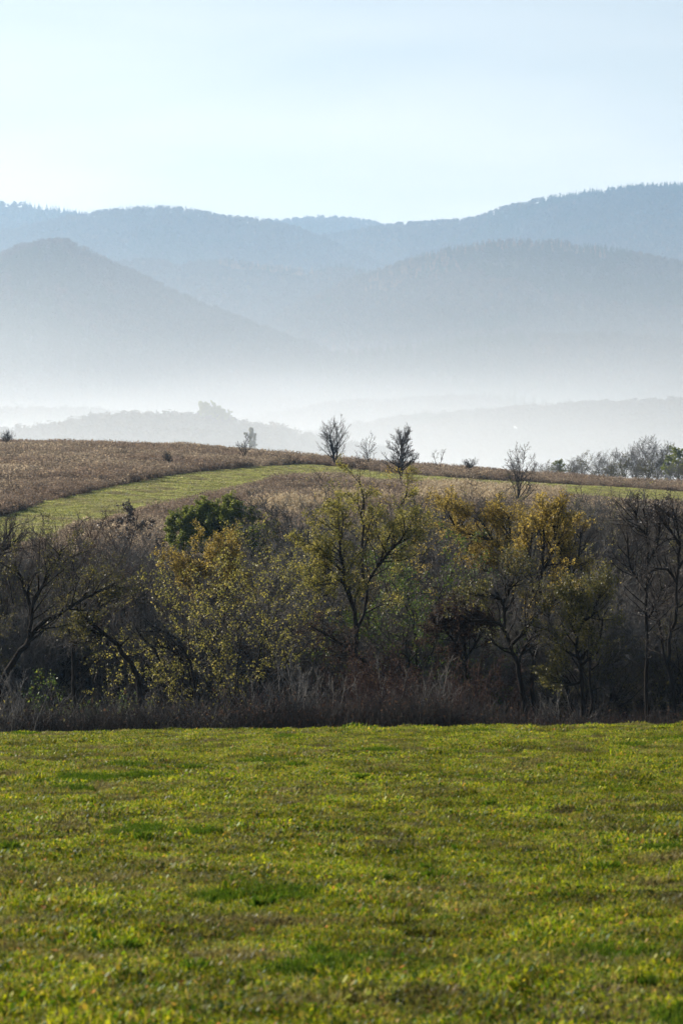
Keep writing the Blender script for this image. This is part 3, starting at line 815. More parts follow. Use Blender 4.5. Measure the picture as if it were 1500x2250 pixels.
KIND = {
    'bare_tree': variants('bare_tree', 4, 100, 8, 'bark', 'twig', None, 0, 0, 0, spread=0.5, r=0.10, nch=(14, 10, 9), forks=3, rmin=0.013),
    'grey_tree': variants('grey_tree', 3, 110, 8, 'bark_grey', 'twig_grey', None, 0, 0, 0, spread=0.5, r=0.085, nch=(14, 10, 9), forks=3, rmin=0.013),
    'olive_tree': variants('olive_tree', 3, 120, 8, 'bark', 'twig', 'leaf_olive', 4, 0.085, 0.6, spread=0.5, r=0.09, nch=(12, 9, 8), forks=3, rmin=0.012),
    'yellow_tree': variants('yellow_tree', 2, 130, 8, 'bark', 'twig_grey', 'leaf_yellow', 3, 0.09, 0.5, spread=0.5, r=0.09, nch=(12, 9, 8), forks=3, rmin=0.012),
    'grey_shrub': shrub_variants('grey_shrub', 4, 200, 3.6, 'bark_grey', 'twig_grey', stems=13, flare=0.5, arch=0.25),
    'pale_shrub': shrub_variants('pale_shrub', 3, 210, 4.0, 'bark_pale', 'twig_grey', stems=9, flare=0.42, r=0.026),
    'red_shrub': shrub_variants('red_shrub', 3, 220, 3.6, 'twig_red', 'twig_red', 'leaf_brown', 5, 0.06, 0.8, stems=12, flare=0.45),
    'brown_shrub': shrub_variants('brown_shrub', 4, 230, 3.4, 'bark', 'twig', stems=13, flare=0.5),
    'green_shrub': shrub_variants('green_shrub', 2, 240, 3.2, 'bark', 'twig', 'leaf_bright', 5, 0.08, 0.8, stems=9, flare=0.45),
    'olive_shrub': shrub_variants('olive_shrub', 3, 250, 3.6, 'bark', 'twig', 'leaf_olive', 4, 0.07, 0.6, stems=11, flare=0.5),
}
BASE_H = {'bare_tree': 8.2, 'grey_tree': 8.2, 'olive_tree': 8.4, 'yellow_tree': 8.4, 'grey_shrub': 4.2, 'pale_shrub': 4.6, 'red_shrub': 4.2, 'brown_shrub': 4.0, 'green_shrub': 3.7, 'olive_shrub': 4.2}
INFO = {
    'bare_tree': ('leafless brown tree {}', 'tree', 'bare brown trees in the gully'),
    'grey_tree': ('leafless grey-twigged tree {}', 'tree', 'bare grey trees in the gully'),
    'olive_tree': ('olive-leaved tree {}', 'tree', 'olive leaved trees in the gully'),
    'yellow_tree': ('thin tree with yellow leaves {}', 'tree', 'thinly yellow trees in the gully'),
    'grey_shrub': ('arching leafless grey shrub {}', 'shrub', 'grey shrubs along the gully'),
    'pale_shrub': ('shrub with pale whitish bare stems {}', 'shrub', 'pale stemmed shrubs along the gully'),
    'red_shrub': ('shrub with dark reddish-brown leaves {}', 'shrub', 'reddish shrubs along the gully'),
    'brown_shrub': ('leafless dark brown shrub {}', 'shrub', 'dark brown shrubs in the gully'),
    'green_shrub': ('shrub with bright green leaves {}', 'shrub', 'bright green shrubs in the gully'),
    'olive_shrub': ('shrub with dull olive leaves {}', 'shrub', 'olive shrubs in the gully'),
}
RND = random.Random(99)
LAND = [(60, 'leaning dark tree'), (165, 'bright green bush'), (240, 'arched dark tree'), (380, 'two hooked limbs'), (455, 'golden willow'), (520, 'low yellow willow'), (640, 'white stemmed shrub'), (770, 'crooked tree'),
        (920, 'olive willow'), (1025, 'reddish tree'), (1120, 'dark forked tree'), (1185, 'gold topped tree'), (1270, 'round headed tree'), (1420, 'slender bare alder'), (1490, 'forked alder')]
def where(px, D):
    return 'close to the ' + min(LAND, key=lambda q: abs(q[0] - px))[1] if -60 < px < 1560 else 'at the outer end of the thicket'
def put(kind, px, D, top, label=None, group=True, ground=None):
    if 340 < px < 640 and 116 < D < 162: top = max(top, 1262)      # open ground before the round green tree
    x, _, zt = at(px, top, D)
    gz_ = Hs(x, D)
    s = (zt - gz_) / BASE_H[kind]
    s = max(0.35, min(s, 1.7))
    ms = RND.choice(KIND[kind])
    lab, cat, grp = INFO[kind]
    lab = lab.format('at the meadow edge' if D < 85 else 'in the gully bottom' if D < 116 else 'up the far bank') + ' ' + where(px, D)
    return plant(kind, ms, (x, D, gz_), RND.uniform(0, 6.283), (s * RND.uniform(.95, 1.15), s * RND.uniform(.95, 1.15), s), label or lab, cat, grp)

put('green_shrub', 212, 88, 1455, 'bright green leafy bush under the arched dark limb')
put('green_shrub', 1000, 100, 1330, 'small green bush behind the reddish tree')
put('pale_shrub', 640, 78, 1405, 'large shrub with white bare stems fanned out at the meadow edge')
put('pale_shrub', 590, 80, 1440); put('pale_shrub', 700, 81, 1430); put('pale_shrub', 930, 80, 1450); put('pale_shrub', 890, 82, 1430)
put('pale_shrub', 1230, 80, 1490); put('pale_shrub', 20, 80, 1430); put('pale_shrub', 1085, 81, 1500)
for px, D, top in [(850, 80, 1450), (800, 82, 1440), (905, 84, 1400), (955, 84, 1390), (870, 86, 1385), (990, 84, 1420), (1050, 84, 1440), (830, 90, 1380), (760, 80, 1490), (960, 78, 1490)]:
    put('red_shrub', px, D, top)
def lane(kinds, D0, D1, x0, x1, step, top0, top1):
    x = x0
    while x < x1:
        put(RND.choice(kinds), x + RND.uniform(-.4, .4) * step, RND.uniform(D0, D1), RND.uniform(top0, top1))
        x += step
# front scrub: grey on one side, low under the visible trunks on the other
lane(['grey_shrub', 'grey_shrub', 'pale_shrub'], 74, 80, -330, 420, 46, 1500, 1550)
lane(['grey_shrub', 'brown_shrub', 'pale_shrub'], 74, 80, 420, 800, 50, 1500, 1550)
lane(['brown_shrub', 'red_shrub', 'red_shrub'], 74, 80, 800, 1060, 60, 1500, 1550)
lane(['brown_shrub', 'grey_shrub'], 74, 80, 1060, 1830, 90, 1555, 1580)
lane(['grey_shrub', 'olive_shrub', 'grey_shrub'], 96, 104, -330, 800, 66, 1430, 1490)
lane(['brown_shrub', 'olive_shrub', 'brown_shrub'], 98, 106, 760, 1850, 66, 1450, 1520)
# middle trees
lane(['grey_tree', 'olive_tree', 'yellow_tree', 'bare_tree'], 106, 118, -360, 640, 40, 1215, 1315)
lane(['bare_tree', 'olive_tree', 'yellow_tree', 'grey_tree'], 108, 120, 600, 1880, 40, 1185, 1300)
lane(['grey_tree', 'bare_tree', 'olive_tree'], 98, 106, -340, 1860, 60, 1280, 1370)
# back trees up the far bank
lane(['grey_tree', 'bare_tree', 'grey_tree', 'olive_tree'], 124, 138, -380, 380, 46, 1200, 1260)
lane(['grey_tree', 'bare_tree', 'yellow_tree', 'olive_tree'], 124, 138, 380, 680, 42, 1185, 1245)
lane(['bare_tree', 'grey_tree', 'olive_tree', 'yellow_tree'], 124, 140, 600, 1900, 40, 1135, 1215)
lane(['grey_tree', 'bare_tree'], 120, 134, -380, 640, 52, 1195, 1240)
lane(['bare_tree', 'grey_tree', 'yellow_tree'], 120, 136, 560, 1900, 52, 1120, 1190)
lane(['brown_shrub', 'grey_shrub', 'brown_shrub', 'olive_shrub'], 140, 156, -380, 380, 44, 1195, 1235)
lane(['brown_shrub', 'grey_shrub', 'brown_shrub', 'olive_shrub'], 142, 160, 600, 1900, 40, 1145, 1205)
lane(['bare_tree', 'grey_tree', 'yellow_tree'], 142, 158, 960, 1900, 52, 1105, 1165)

# tangled undergrowth that nobody could count
UG = np.random.RandomState(77)
def brush(rng, n, mat, leafy):
    base = rng.normal(0, .45, (n, 3)); base[:, 2] = rng.rand(n) * 0.5
    d = rng.normal(0, .5, (n, 3)); d[:, 2] = np.abs(d[:, 2]) + 0.7; d /= np.linalg.norm(d, axis=1, keepdims=True)
    L = rng.uniform(.4, 1.2, (n, 1)); mid = base + d * L * .55 + rng.normal(0, .05, (n, 3)); tip = mid + (d + rng.normal(0, .35, (n, 3))) * L * .5
    a = np.concatenate([base, mid, np.full((n, 1), .010), np.full((n, 1), .007)], 1); b = np.concatenate([mid, tip, np.full((n, 1), .007), np.full((n, 1), .003)], 1)
    V, Fc = tubes(np.concatenate([a, b]), 3)
    m_ = leafy; k_ = rng.randint(0, n, m_)
    P = mid[k_] + (tip[k_] - mid[k_]) * rng.rand(m_, 1) + rng.normal(0, .08, (m_, 3))
    T = (P[:, None, :] + rng.normal(0, .03, (m_, 3, 3))).reshape(-1, 3)
    F3 = len(V) + np.arange(m_ * 3).reshape(-1, 3)
    return bpy.data.objects.new('brush_clump', mesh_np('brush_clump', np.concatenate([V, T]), [Fc, F3], [M[mat], M['leaf_olive'] if mat == 'twig_grey' else M['leaf_brown']], np.concatenate([np.zeros(len(V)), np.repeat(rng.rand(m_), 3)]),
                                 np.concatenate([np.zeros(len(Fc), int), np.ones(m_, int)])))
BR = [brush(UG, 170, 'brush', 120), brush(UG, 170, 'twig_grey', 60), brush(UG, 170, 'brush', 200), brush(UG, 170, 'twig_red', 120)]
n = 11000
y = UG.uniform(71, 160, n); x = UG.uniform(-1, 1, n) * y * 0.19
pk = np.where(fbm(x * .15, y * .15, 2) + x / y * 1.2 > 0.5, np.where(UG.rand(n) < .2, 3, 2), np.where(UG.rand(n) < .3, 1, 0))
scatter('undergrowth', BR, np.stack([x, y, H(x, y)], 1), UG.uniform(.9, 2.2, n) * np.where(y < 104, .55, 1) * np.where(y > 128, .55, 1) * np.where((x / y > 0.045) & (y < 90), .7, 1), pk, UG, 'tangled dark undergrowth filling the gully beneath the trees', 0.3)

# ------------------------------------------------------------------ lone trees on the hill
def lone(name, label, px, base_row, top, seed, D=None, **kw):
    if D is None: x, D = hit(px, base_row)
    return std(name, label, px, D, top, seed, rmin=0.017, **kw)
lone('vase_tree', 'bare tree with a wide vase-shaped crown on the hill crest', 735, 1020, 938, 51, D=312, spread=0.32, bare_from=0.12, forks=3, nch=(12, 7, 4), r=0.13, wander=0.06, wig=0.05, ang=(40, 38, 38))
lone('oval_tree', 'dense bare oval tree standing at the edge of the green track', 880, 1064, 944, 52, spread=0.25, bare_from=0.2, nch=(46, 10, 6), r=0.17, ang=(56, 36, 36), lean=0.01, wander=0.06, wig=0.02)
lone('faint_sapling', 'faint slender bare tree between vase tree and oval tree', 812, 1020, 964, 53, D=318, spread=0.3, bare_from=0.1, forks=3, nch=(8, 4, 3), r=0.05)
lone('hill_sapling', 'thin bare sapling in the brown weeds of the crest', 538, 1026, 962, 54, D=300, spread=0.24, forks=3, nch=(9, 4, 3), r=0.06)
lone('slope_tree', 'bare tree with drooping side limbs before the pale reeds', 1128, 1118, 1006, 55, spread=0.42, bare_from=0.15, nch=(18, 7, 5), r=0.12)
lone('crest_sapling', 'thin bare sapling beyond the crest, beside the oval tree', 962, 1030, 984, 56, D=322, spread=0.2, forks=2, nch=(8, 4, 3), r=0.05)
lone('crest_bush', 'low bare bush on the highest part of the brown crest', 14, 985, 955, 57, D=318, spread=0.5, forks=4, nch=(9, 5, 3), r=0.04, cat='shrub')
lone('weed_bush', 'dark low bush among the weeds above the green track', 370, 1035, 1004, 58, spread=0.5, forks=4, nch=(9, 5, 3), r=0.04, cat='shrub')
lone('hill_bush', 'low twiggy bush where the crest starts to drop', 1030, 1040, 1016, 59, D=318, spread=0.5, forks=4, nch=(9, 5, 3), r=0.04, cat='shrub')
# copse behind the shoulder of the hill
CO = {'bare': variants('copse_tree', 3, 300, 8, 'bark_grey', 'twig_grey', None, 0, 0, 0, spread=0.6, r=0.1, nch=(14, 9, 6), forks=3, rmin=0.02, bare_from=0.1),
      'brown': variants('copse_tree', 2, 310, 8, 'bark', 'twig', 'leaf_olive', 3, 0.2, 0.6, spread=0.6, r=0.1, nch=(12, 7, 5), forks=3, rmin=0.02, bare_from=0.1),
      'pine': variants('copse_pine', 2, 320, 8, 'bark', 'twig', 'leaf_green', 16, 0.24, 1.0, spread=0.5, r=0.12, nch=(22, 8, 4), forks=1, rmin=0.02, up=0.02, bare_from=0.1)}
CL = {'bare': ('bare_copse_tree', 'hazy leafless tree in the copse behind the hill shoulder', 'bare trees of the copse'),
      'brown': ('brown_copse_tree', 'hazy brown-leaved tree in the copse behind the hill shoulder', 'brown trees of the copse'),
      'pine': ('copse_evergreen', 'dark evergreen tree in the copse behind the hill shoulder', 'evergreens of the copse')}
def copse(kind, px, D, top, label=None):
    x, _, zt = at(px, top, D); gz_ = Hs(x, D); s = (zt - gz_) / 8
    nm, lab, grp = CL[kind]
    plant(nm, RND.choice(CO[kind]), (x, D, gz_), RND.uniform(0, 6.28), (s * 1.25, s * 1.25, s), label or lab, 'tree', None if label else grp)
for px, D, top, k_ in [(1085, 430, 1030, 'bare'), (1130, 450, 1022, 'bare'), (1175, 430, 1020, 'bare'), (1205, 440, 1022, 'brown'), (1255, 450, 1012, 'bare'), (1283, 440, 1008, 'brown'), (1318, 440, 1005, 'bare'),
                       (1345, 470, 1000, 'bare'), (1370, 450, 1004, 'brown'), (1395, 470, 990, 'bare'), (1422, 450, 978, 'bare'), (1445, 470, 990, 'bare'), (1465, 450, 1003, 'brown'), (1530, 450, 985, 'pine'),
                       (1560, 460, 995, 'bare'), (1600, 450, 990, 'bare'), (1650, 460, 1000, 'pine'), (1700, 450, 995, 'bare'), (1340, 425, 1020, 'brown'), (1410, 425, 1018, 'brown')]:
    copse(k_, px, D, top)
for q in range(26):
    px = 1180 + q * 24 + RND.uniform(-8, 8)
    copse(RND.choice(['bare', 'brown', 'bare']), px, RND.uniform(395, 425), RND.uniform(1022, 1042) - max(0, px - 1250) * 0.03)
copse('pine', 1224, 430, 1012, 'small dark evergreen at the low end of the copse')
copse('pine', 1490, 440, 986, 'large dark evergreen ending the copse')

# far single trees in the valley mist
FT = variants('far_tree', 3, 340, 16, 'bark', 'twig', 'leaf_green', 40, 0.8, 1.0, spread=0.5, r=0.3, nch=(12, 6, 4), forks=2, rmin=0.05, bare_from=0.2)
def far_tree(name, label, px, D, top, base, sx=1.0, group=None):
    x, _, zt = at(px, top, D); zb = at(px, base, D)[2]
    s = (zt - zb) / 16
    plant(name, RND.choice(FT), (x, D, zb), RND.uniform(0, 6.28), (s * sx, s * sx, s), label, 'tree', group)
for px, top in [(456, 888), (474, 892), (490, 902), (503, 907)]:
    far_tree('clump_tree', 'large hazy tree in the clump on top of the misty knoll', px, 1800, top, 932, 1.0, 'clump of trees on the knoll')
def ground_tree(name, label, px, D, top, sx):
    x, _, zt = at(px, top, D); far_tree(name, label, px, D, top, HORIZON - Hs(x, D) / D * F_PX, sx)
std('poplar', 'pale slender poplar in the mist beyond the crest', 548, 1000, 934, 77, 0.09, 'leaf_olive', per=14, lsize=0.5, keep=1.0, nch=(34, 6, 3), rmin=0.05, wig=0.015, lean=0.01, wander=0.08, bare_from=0.2)

# trees standing on the ridge skyline
rk = ridges[3][0]
SK = variants('ridge_tree', 3, 360, 16, 'bark', 'twig', None, 0, 0, 0, spread=0.24, r=0.32, nch=(12, 6, 4), rmin=0.09, bare_from=0.45)
x_ = 196
while x_ < 470:
    X_ = (x_ - CX) / F_PX * rk.D; y_ = rk.D - 15 + RND.uniform(-14, 14)
    z_ = float(rk.h(np.array([X_]), np.array([y_]))[0])
    s_ = RND.uniform(0.95, 1.25)
    plant('ridge_tree', RND.choice(SK), (X_, y_, z_), RND.uniform(0, 6.28), s_, 'leafless tree standing on the far ridge skyline', 'tree', 'trees on the ridge skyline')
    x_ += RND.uniform(3.5, 7)

# ------------------------------------------------------------------ village houses on the misty slope
rv = ridges[10][0]
def ridge_hit(rd, px, py):
    d = ray(px, py); ys = np.linspace(rd.D - rd.F, rd.D, 800); xs = d[0] / d[1] * ys
    b = np.nonzero(rd.h(xs, ys) >= d[2] / d[1] * ys)[0]
    k_ = b[0] if len(b) else 400
    return float(xs[k_]), float(ys[k_]), float(rd.h(xs[k_:k_ + 1], ys[k_:k_ + 1])[0])
def boxm(name, x0, x1, y0, y1, z0, z1, mat):
    V = [(x, y, z) for z in (z0, z1) for x, y in ((x0, y0), (x1, y0), (x1, y1), (x0, y1))]
    return mesh_np(name, V, np.array([(3, 2, 1, 0), (4, 5, 6, 7), (0, 1, 5, 4), (1, 2, 6, 5), (2, 3, 7, 6), (3, 0, 4, 7)]), mat)
def house_meshes(w, dpt, h, rh):
    e = 0.5
    wall = mesh_np('wall', [(-w, -dpt, -2), (w, -dpt, -2), (w, dpt, -2), (-w, dpt, -2), (-w, -dpt, h), (w, -dpt, h), (w, dpt, h), (-w, dpt, h), (-w, 0, h + rh), (w, 0, h + rh)],
                   [np.array([(0, 1, 5, 4), (2, 3, 7, 6)]), np.array([(1, 2, 6, 9, 5), (3, 0, 4, 8, 7)])], M['plaster'])
    t_ = 0.18; k_ = rh / dpt
    V = []
    for s in (-1, 1):
        for xx in (-w - e, w + e):
            for yy, zz_ in ((s * (dpt + e), h - e * k_), (0, h + rh)):
                V += [(xx, yy, zz_ + 0.03), (xx, yy, zz_ + 0.03 + t_)]
    f = []
    for b in (0, 8):
        f += [(b, b + 2, b + 6, b + 4), (b + 1, b + 5, b + 7, b + 3), (b, b + 4, b + 5, b + 1), (b, b + 1, b + 3, b + 2), (b + 4, b + 6, b + 7, b + 5), (b + 2, b + 3, b + 7, b + 6)]
    roof = mesh_np('roof', V, np.array(f), M['roof'])
    win = boxm('window', -0.6, 0.6, -0.05, 0.05, -0.75, 0.75, M['glass'])
    chim = boxm('chimney', -0.4, 0.4, -0.4, 0.4, -1.2, 1.3, M['plaster'])
    return wall, roof, win, chim, w, dpt, h, rh
HM = [house_meshes(6, 4.5, 3.4, 3.2), house_meshes(8, 4.5, 5.6, 3.0), house_meshes(5, 4, 3.0, 3.4)]
def house(px, py, kind, rz, label, group=None):
    x, y, z = ridge_hit(rv, px, py)
    wall, roof, win, chim, w, dpt, h, rh = HM[kind]
    rt = empty('house', (x, y, z), rz)
    link(bpy.data.objects.new('wall', wall), rt)
    ro = link(bpy.data.objects.new('roof', roof), rt)
    c_ = link(bpy.data.objects.new('chimney', chim), ro); c_.location = (w * 0.4, 0.6, h + rh)
    for q in (-0.55, 0, 0.55):
        for zz_ in ([1.8] if h < 5 else [1.6, 4.2]):
            o = link(bpy.data.objects.new('window', win), rt); o.location = (w * q, -dpt - 0.02, zz_)
    tag(rt, label, 'house', group)
g_ = 'small houses scattered on the misty slope'
l_ = 'small pale gabled house half lost in the valley mist'
for px, py, k_, rz in [(1002, 985, 0, .3), (1042, 978, 2, -.4), (1080, 990, 0, .1), (1165, 981, 0, -.2), (1188, 984, 2, .5), (1250, 968, 0, .2), (1295, 972, 2, -.3), (1330, 985, 0, .4), (1420, 975, 2, .1), (1465, 966, 0, -.3), (1540, 975, 0, .2)]:
    house(px, py, k_, rz, l_, g_)
house(1392, 968, 1, 0.15, 'two-storey pale house, tallest of the misty village')
house(1128, 978, 0, 0.25, 'gabled house below the white puff added for a glint')

# sun glint among the houses: a small white volume puff added for it
sx_, sy_, sz_ = ridge_hit(rv, 1128, 978)
SV, SF = [], []
NSEG, NR = 10, 9
for q in range(NR):
    f = q / (NR - 1); rad = (0.5 + 3.2 * f ** 0.8) * (math.sin(math.pi * min(1, 0.12 + f * 0.86)) ** 0.4)
    for k_ in range(NSEG):
        a_ = 6.283 * k_ / NSEG
        w_ = 1 + 0.3 * math.sin(3 * a_ + 5 * f) + 0.2 * math.sin(5 * a_ - 9 * f)
        SV.append((math.cos(a_) * rad * w_ - 3.5 * f * f, math.sin(a_) * rad * w_, 14 * f))
for q in range(NR - 1):
    for k_ in range(NSEG):
        b = q * NSEG; SF.append((b + k_, b + (k_ + 1) % NSEG, b + NSEG + (k_ + 1) % NSEG, b + NSEG + k_))
m = bpy.data.materials.new('glint_air'); m.use_nodes = True; t = m.node_tree; t.nodes.clear()
pv = node(t, 'ShaderNodeVolumePrincipled'); pv.inputs['Color'].default_value = (0.97, 0.97, 0.97, 1); pv.inputs['Density'].default_value = 0.6; pv.inputs['Anisotropy'].default_value = 0.4
o_ = node(t, 'ShaderNodeOutputMaterial'); t.links.new(pv.outputs[0], o_.inputs['Volume'])
cap = [np.array(SF), np.array([list(range(NSEG))[::-1], list(range((NR - 1) * NSEG, NR * NSEG))])]
gl_puff = link(bpy.data.objects.new('smoke', mesh_np('smoke', SV, cap, m))); gl_puff.location = (sx_ + 2.4, sy_, sz_ + 8.2); gl_puff.scale = (.55, .55, .5)
tag(gl_puff, 'small white puff added for a glint above the misty village', None, None, 'stuff')

# ------------------------------------------------------------------ ground cover
def blade_patch(name, mats, rng, size, nb, nc, ns, hb=(0.03, 0.085), wb=0.005, lc=(0.008, 0.02)):
    """a patch of low turf: blades, clover-like leaves and dead straw"""
    V, F3, tint, mi = [], [], [], []
    n = nb + ns
    p = rng.uniform(-size / 2, size / 2, (n, 2))
    h = rng.uniform(hb[0], hb[1], n); a = rng.uniform(0, 6.283, n); ln = rng.uniform(0.1, 0.9, n)
    straw = np.arange(n) >= nb
    ln = np.where(straw, rng.uniform(0.8, 3.0, n), ln); h = np.where(straw, h * 0.6, h)
    dx, dy = np.cos(a), np.sin(a)
    w = wb * rng.uniform(.7, 1.4, n)
    fa = a + 1.57 + rng.uniform(-.5, .5, n)
    wx, wy = np.cos(fa) * w, np.sin(fa) * w
    z0 = np.full(n, -0.01)
    A = np.stack([p[:, 0] - wx, p[:, 1] - wy, z0], 1); B = np.stack([p[:, 0] + wx, p[:, 1] + wy, z0], 1)
    mx_, my_ = p[:, 0] + dx * h * ln * .35, p[:, 1] + dy * h * ln * .35
    C_ = np.stack([mx_ - wx * .8, my_ - wy * .8, h * .6], 1); D_ = np.stack([mx_ + wx * .8, my_ + wy * .8, h * .6], 1)
    E = np.stack([p[:, 0] + dx * h * ln, p[:, 1] + dy * h * ln, h * np.where(straw, .75, 1)], 1)
    V = np.stack([A, B, C_, D_, E], 1).reshape(-1, 3)
    b = np.arange(n) * 5
    tr = np.concatenate([np.stack([b, b + 1, b + 3], 1), np.stack([b, b + 3, b + 2], 1), np.stack([b + 2, b + 3, b + 4], 1)])
    mi = np.concatenate([np.where(straw, 2, 0)] * 3)
    tint = np.repeat(rng.rand(n), 5)
    # round-ish leaves
    q = rng.uniform(-size / 2, size / 2, (nc, 2)); s = rng.uniform(lc[0], lc[1], nc)
    nz = rng.normal(0, .55, (nc, 2)); th = rng.uniform(0, 6.283, nc)
    zc_ = rng.uniform(0.015, hb[1] * 0.8, nc)
    L = []
    for k_ in range(5):
        an = th + k_ * 2 * math.pi / 5
        ox, oy = np.cos(an) * s, np.sin(an) * s
        L.append(np.stack([q[:, 0] + ox, q[:, 1] + oy, zc_ + ox * nz[:, 0] + oy * nz[:, 1]], 1))
    V2 = np.stack(L, 1).reshape(-1, 3); b2 = len(V) + np.arange(nc) * 5
    tr2 = np.concatenate([np.stack([b2, b2 + 1, b2 + 2], 1), np.stack([b2, b2 + 2, b2 + 3], 1), np.stack([b2, b2 + 3, b2 + 4], 1)])
    me = mesh_np(name, np.concatenate([V, V2]), np.concatenate([tr, tr2]), mats, np.concatenate([tint, np.repeat(rng.rand(nc), 5)]), np.concatenate([mi, np.full(len(tr2), 1)]))
    return bpy.data.objects.new(name, me)
GR = np.random.RandomState(5)
TM = [M['blade'], M['clover'], M['straw']]
near = [blade_patch('turf_patch', TM, GR, 0.40, 1250, 420, 110, (0.02, 0.06), 0.0026, (0.004, 0.0105)) for _ in range(6)]
brown = [blade_patch('thin_turf_patch', TM, GR, 0.40, 420, 160, 330, (0.015, 0.045), 0.003, (0.005, 0.012)) for _ in range(3)]
dark = [blade_patch('rank_turf_patch', [M['tussock'], M['tussock'], M['straw']], GR, 0.34, 1000, 160, 30, (0.03, 0.075), 0.0026, (0.004, 0.01)) for _ in range(2)]
ys, xs = [], []
y = 5.0
while y < 64:
    hw = 3.2 + 0.17 * y
    k_ = int(2 * hw / 0.27)
    xs.append(np.linspace(-hw, hw, k_) + GR.uniform(-.12, .12, k_)); ys.append(np.full(k_, y) + GR.uniform(-.12, .12, k_))
    y += 0.26
xs, ys = np.concatenate(xs), np.concatenate(ys)
dn = fbm(xs * 0.7 + 3, ys * 0.45 + 9, 4)
rk_ = fbm(xs * 1.3 + 70, ys * 1.3 + 30, 3) + 0.10 * GR.rand(len(xs))
pick = np.where(dn < 0.47, GR.randint(6, 9, len(xs)), GR.randint(0, 6, len(xs)))
pick = np.where((rk_ > 0.83), GR.randint(9, 11, len(xs)), pick)
sc = 0.7 + 1.2 * np.clip(fbm(xs * 2.6 + 50, ys * 2.6, 2) - 0.3, 0, 1) + 0.25 * GR.rand(len(xs))
ok = ~((fbm(xs * 2.1 + 90, ys * 2.1 + 60, 2) < 0.24) & (GR.rand(len(xs)) < 0.7))
lip = (ys > 43) & (ys < 56) & (GR.rand(len(xs)) < 0.05)
sc = np.where(lip, sc * 1.35, sc)
xs, ys, sc, pick = xs[ok], ys[ok], sc[ok], pick[ok]
scatter('meadow_grass', near + brown + dark, np.stack([xs, ys, H(xs, ys)], 1), sc, pick, GR, 'short sunlit meadow grass with clover and dead straw', 0.22)

# tussocks that stand out dark in the meadow
def tussock_mesh(rng, n=240, h=0.13, sp=0.13):
    a = rng.uniform(0, 6.283, n); rad = np.abs(rng.normal(0, 0.5, n)) * sp
    px, py = np.cos(a) * rad * 1.5, np.sin(a) * rad
    hh = h * rng.uniform(.5, 1.1, n) * np.clip(1.2 - rad / sp * .5, .3, 1.2)
    la = a + rng.normal(0, .7, n); ln = rng.uniform(.2, .9, n); w = 0.004
    fa = rng.uniform(0, 6.283, n); wx, wy = np.cos(fa) * w, np.sin(fa) * w
    z = np.full(n, -0.02)
    V = np.stack([np.stack([px - wx, py - wy, z], 1), np.stack([px + wx, py + wy, z], 1),
                  np.stack([px + np.cos(la) * hh * ln * .4 + wx, py + np.sin(la) * hh * ln * .4 + wy, hh * .65], 1),
                  np.stack([px + np.cos(la) * hh * ln, py + np.sin(la) * hh * ln, hh], 1)], 1).reshape(-1, 3)
    b = np.arange(n) * 4
    return mesh_np('grass_tussock', V, np.concatenate([np.stack([b, b + 1, b + 2], 1), np.stack([b, b + 2, b + 3], 1)]), M['tussock'], np.repeat(rng.rand(n), 4))
TU = [tussock_mesh(GR) for _ in range(4)]
def field_hit(px, py): return hit(px, py, 6.0, 66.0)
tl = 'dark green grass tussock standing above the short meadow turf'
for px, py, s in [(440, 1895, 1.3), (835, 1945, 1.0), (520, 1950, 1.5), (580, 2005, 1.5), (425, 2150, 1.6), (310, 2205, 1.2), (150, 1692, .9), (120, 1745, 1.1), (60, 1745, 1.1), (190, 1745, 1.0), (1165, 1627, 1.1),
                  (1330, 1585, 1.2), (1375, 1585, 1.0), (855, 1610, .8), (510, 1657, 1.1), (655, 1692, 1.0), (690, 1692, .9), (795, 1717, 1.1), (1075, 1777, 1.0), (1160, 1697, .9), (1195, 1694, 1.1), (960, 1945, 1.2), (990, 1978, 1.0),
                  (1250, 2055, 1.3), (60, 1935, 1.0), (20, 1880, 1.1), (315, 1853, 1.0), (935, 1922, 1.2), (1330, 1925, 1.3), (1470, 2140, 1.4), (1420, 2180, 1.2), (700, 2110, 1.2), (950, 2160, 1.4), (260, 2100, 1.1), (1190, 1827, 1.0),
                  (1275, 1794, .9), (1010, 1880, 1.0), (380, 1735, .9), (1440, 1693, .8), (1100, 1690, .8)]:
    x, y = field_hit(px, py)
    o = link(bpy.data.objects.new('grass_tussock', RND.choice(TU)))
    o.location = (x, y, Hs(x, y)); o.rotation_euler = (0, 0, RND.uniform(0, 6.28)); s = min(s, 1.0); q_ = RND.uniform(.6, 1.15); o.scale = (s * .72 * q_, s * .55 * q_, s * RND.uniform(.5, .75))
    tag(o, tl, 'grass tussock', 'tussocks in the meadow')
# a pale dry stalk stuck upright in the turf
x, y = field_hit(1463, 1950)
V, Fc = tubes([(0, 0, -.02, .012, 0, .07, .006, .005), (.012, 0, .07, .03, .005, .13, .005, .003)], 5)
o = link(bpy.data.objects.new('dry_stalk', mesh_np('dry_stalk', V, Fc, M['straw'], np.ones(len(V))))); o.location = (x, y, Hs(x, y))
tag(o, 'pale dry stalk sticking up out of the meadow grass', 'stalk')

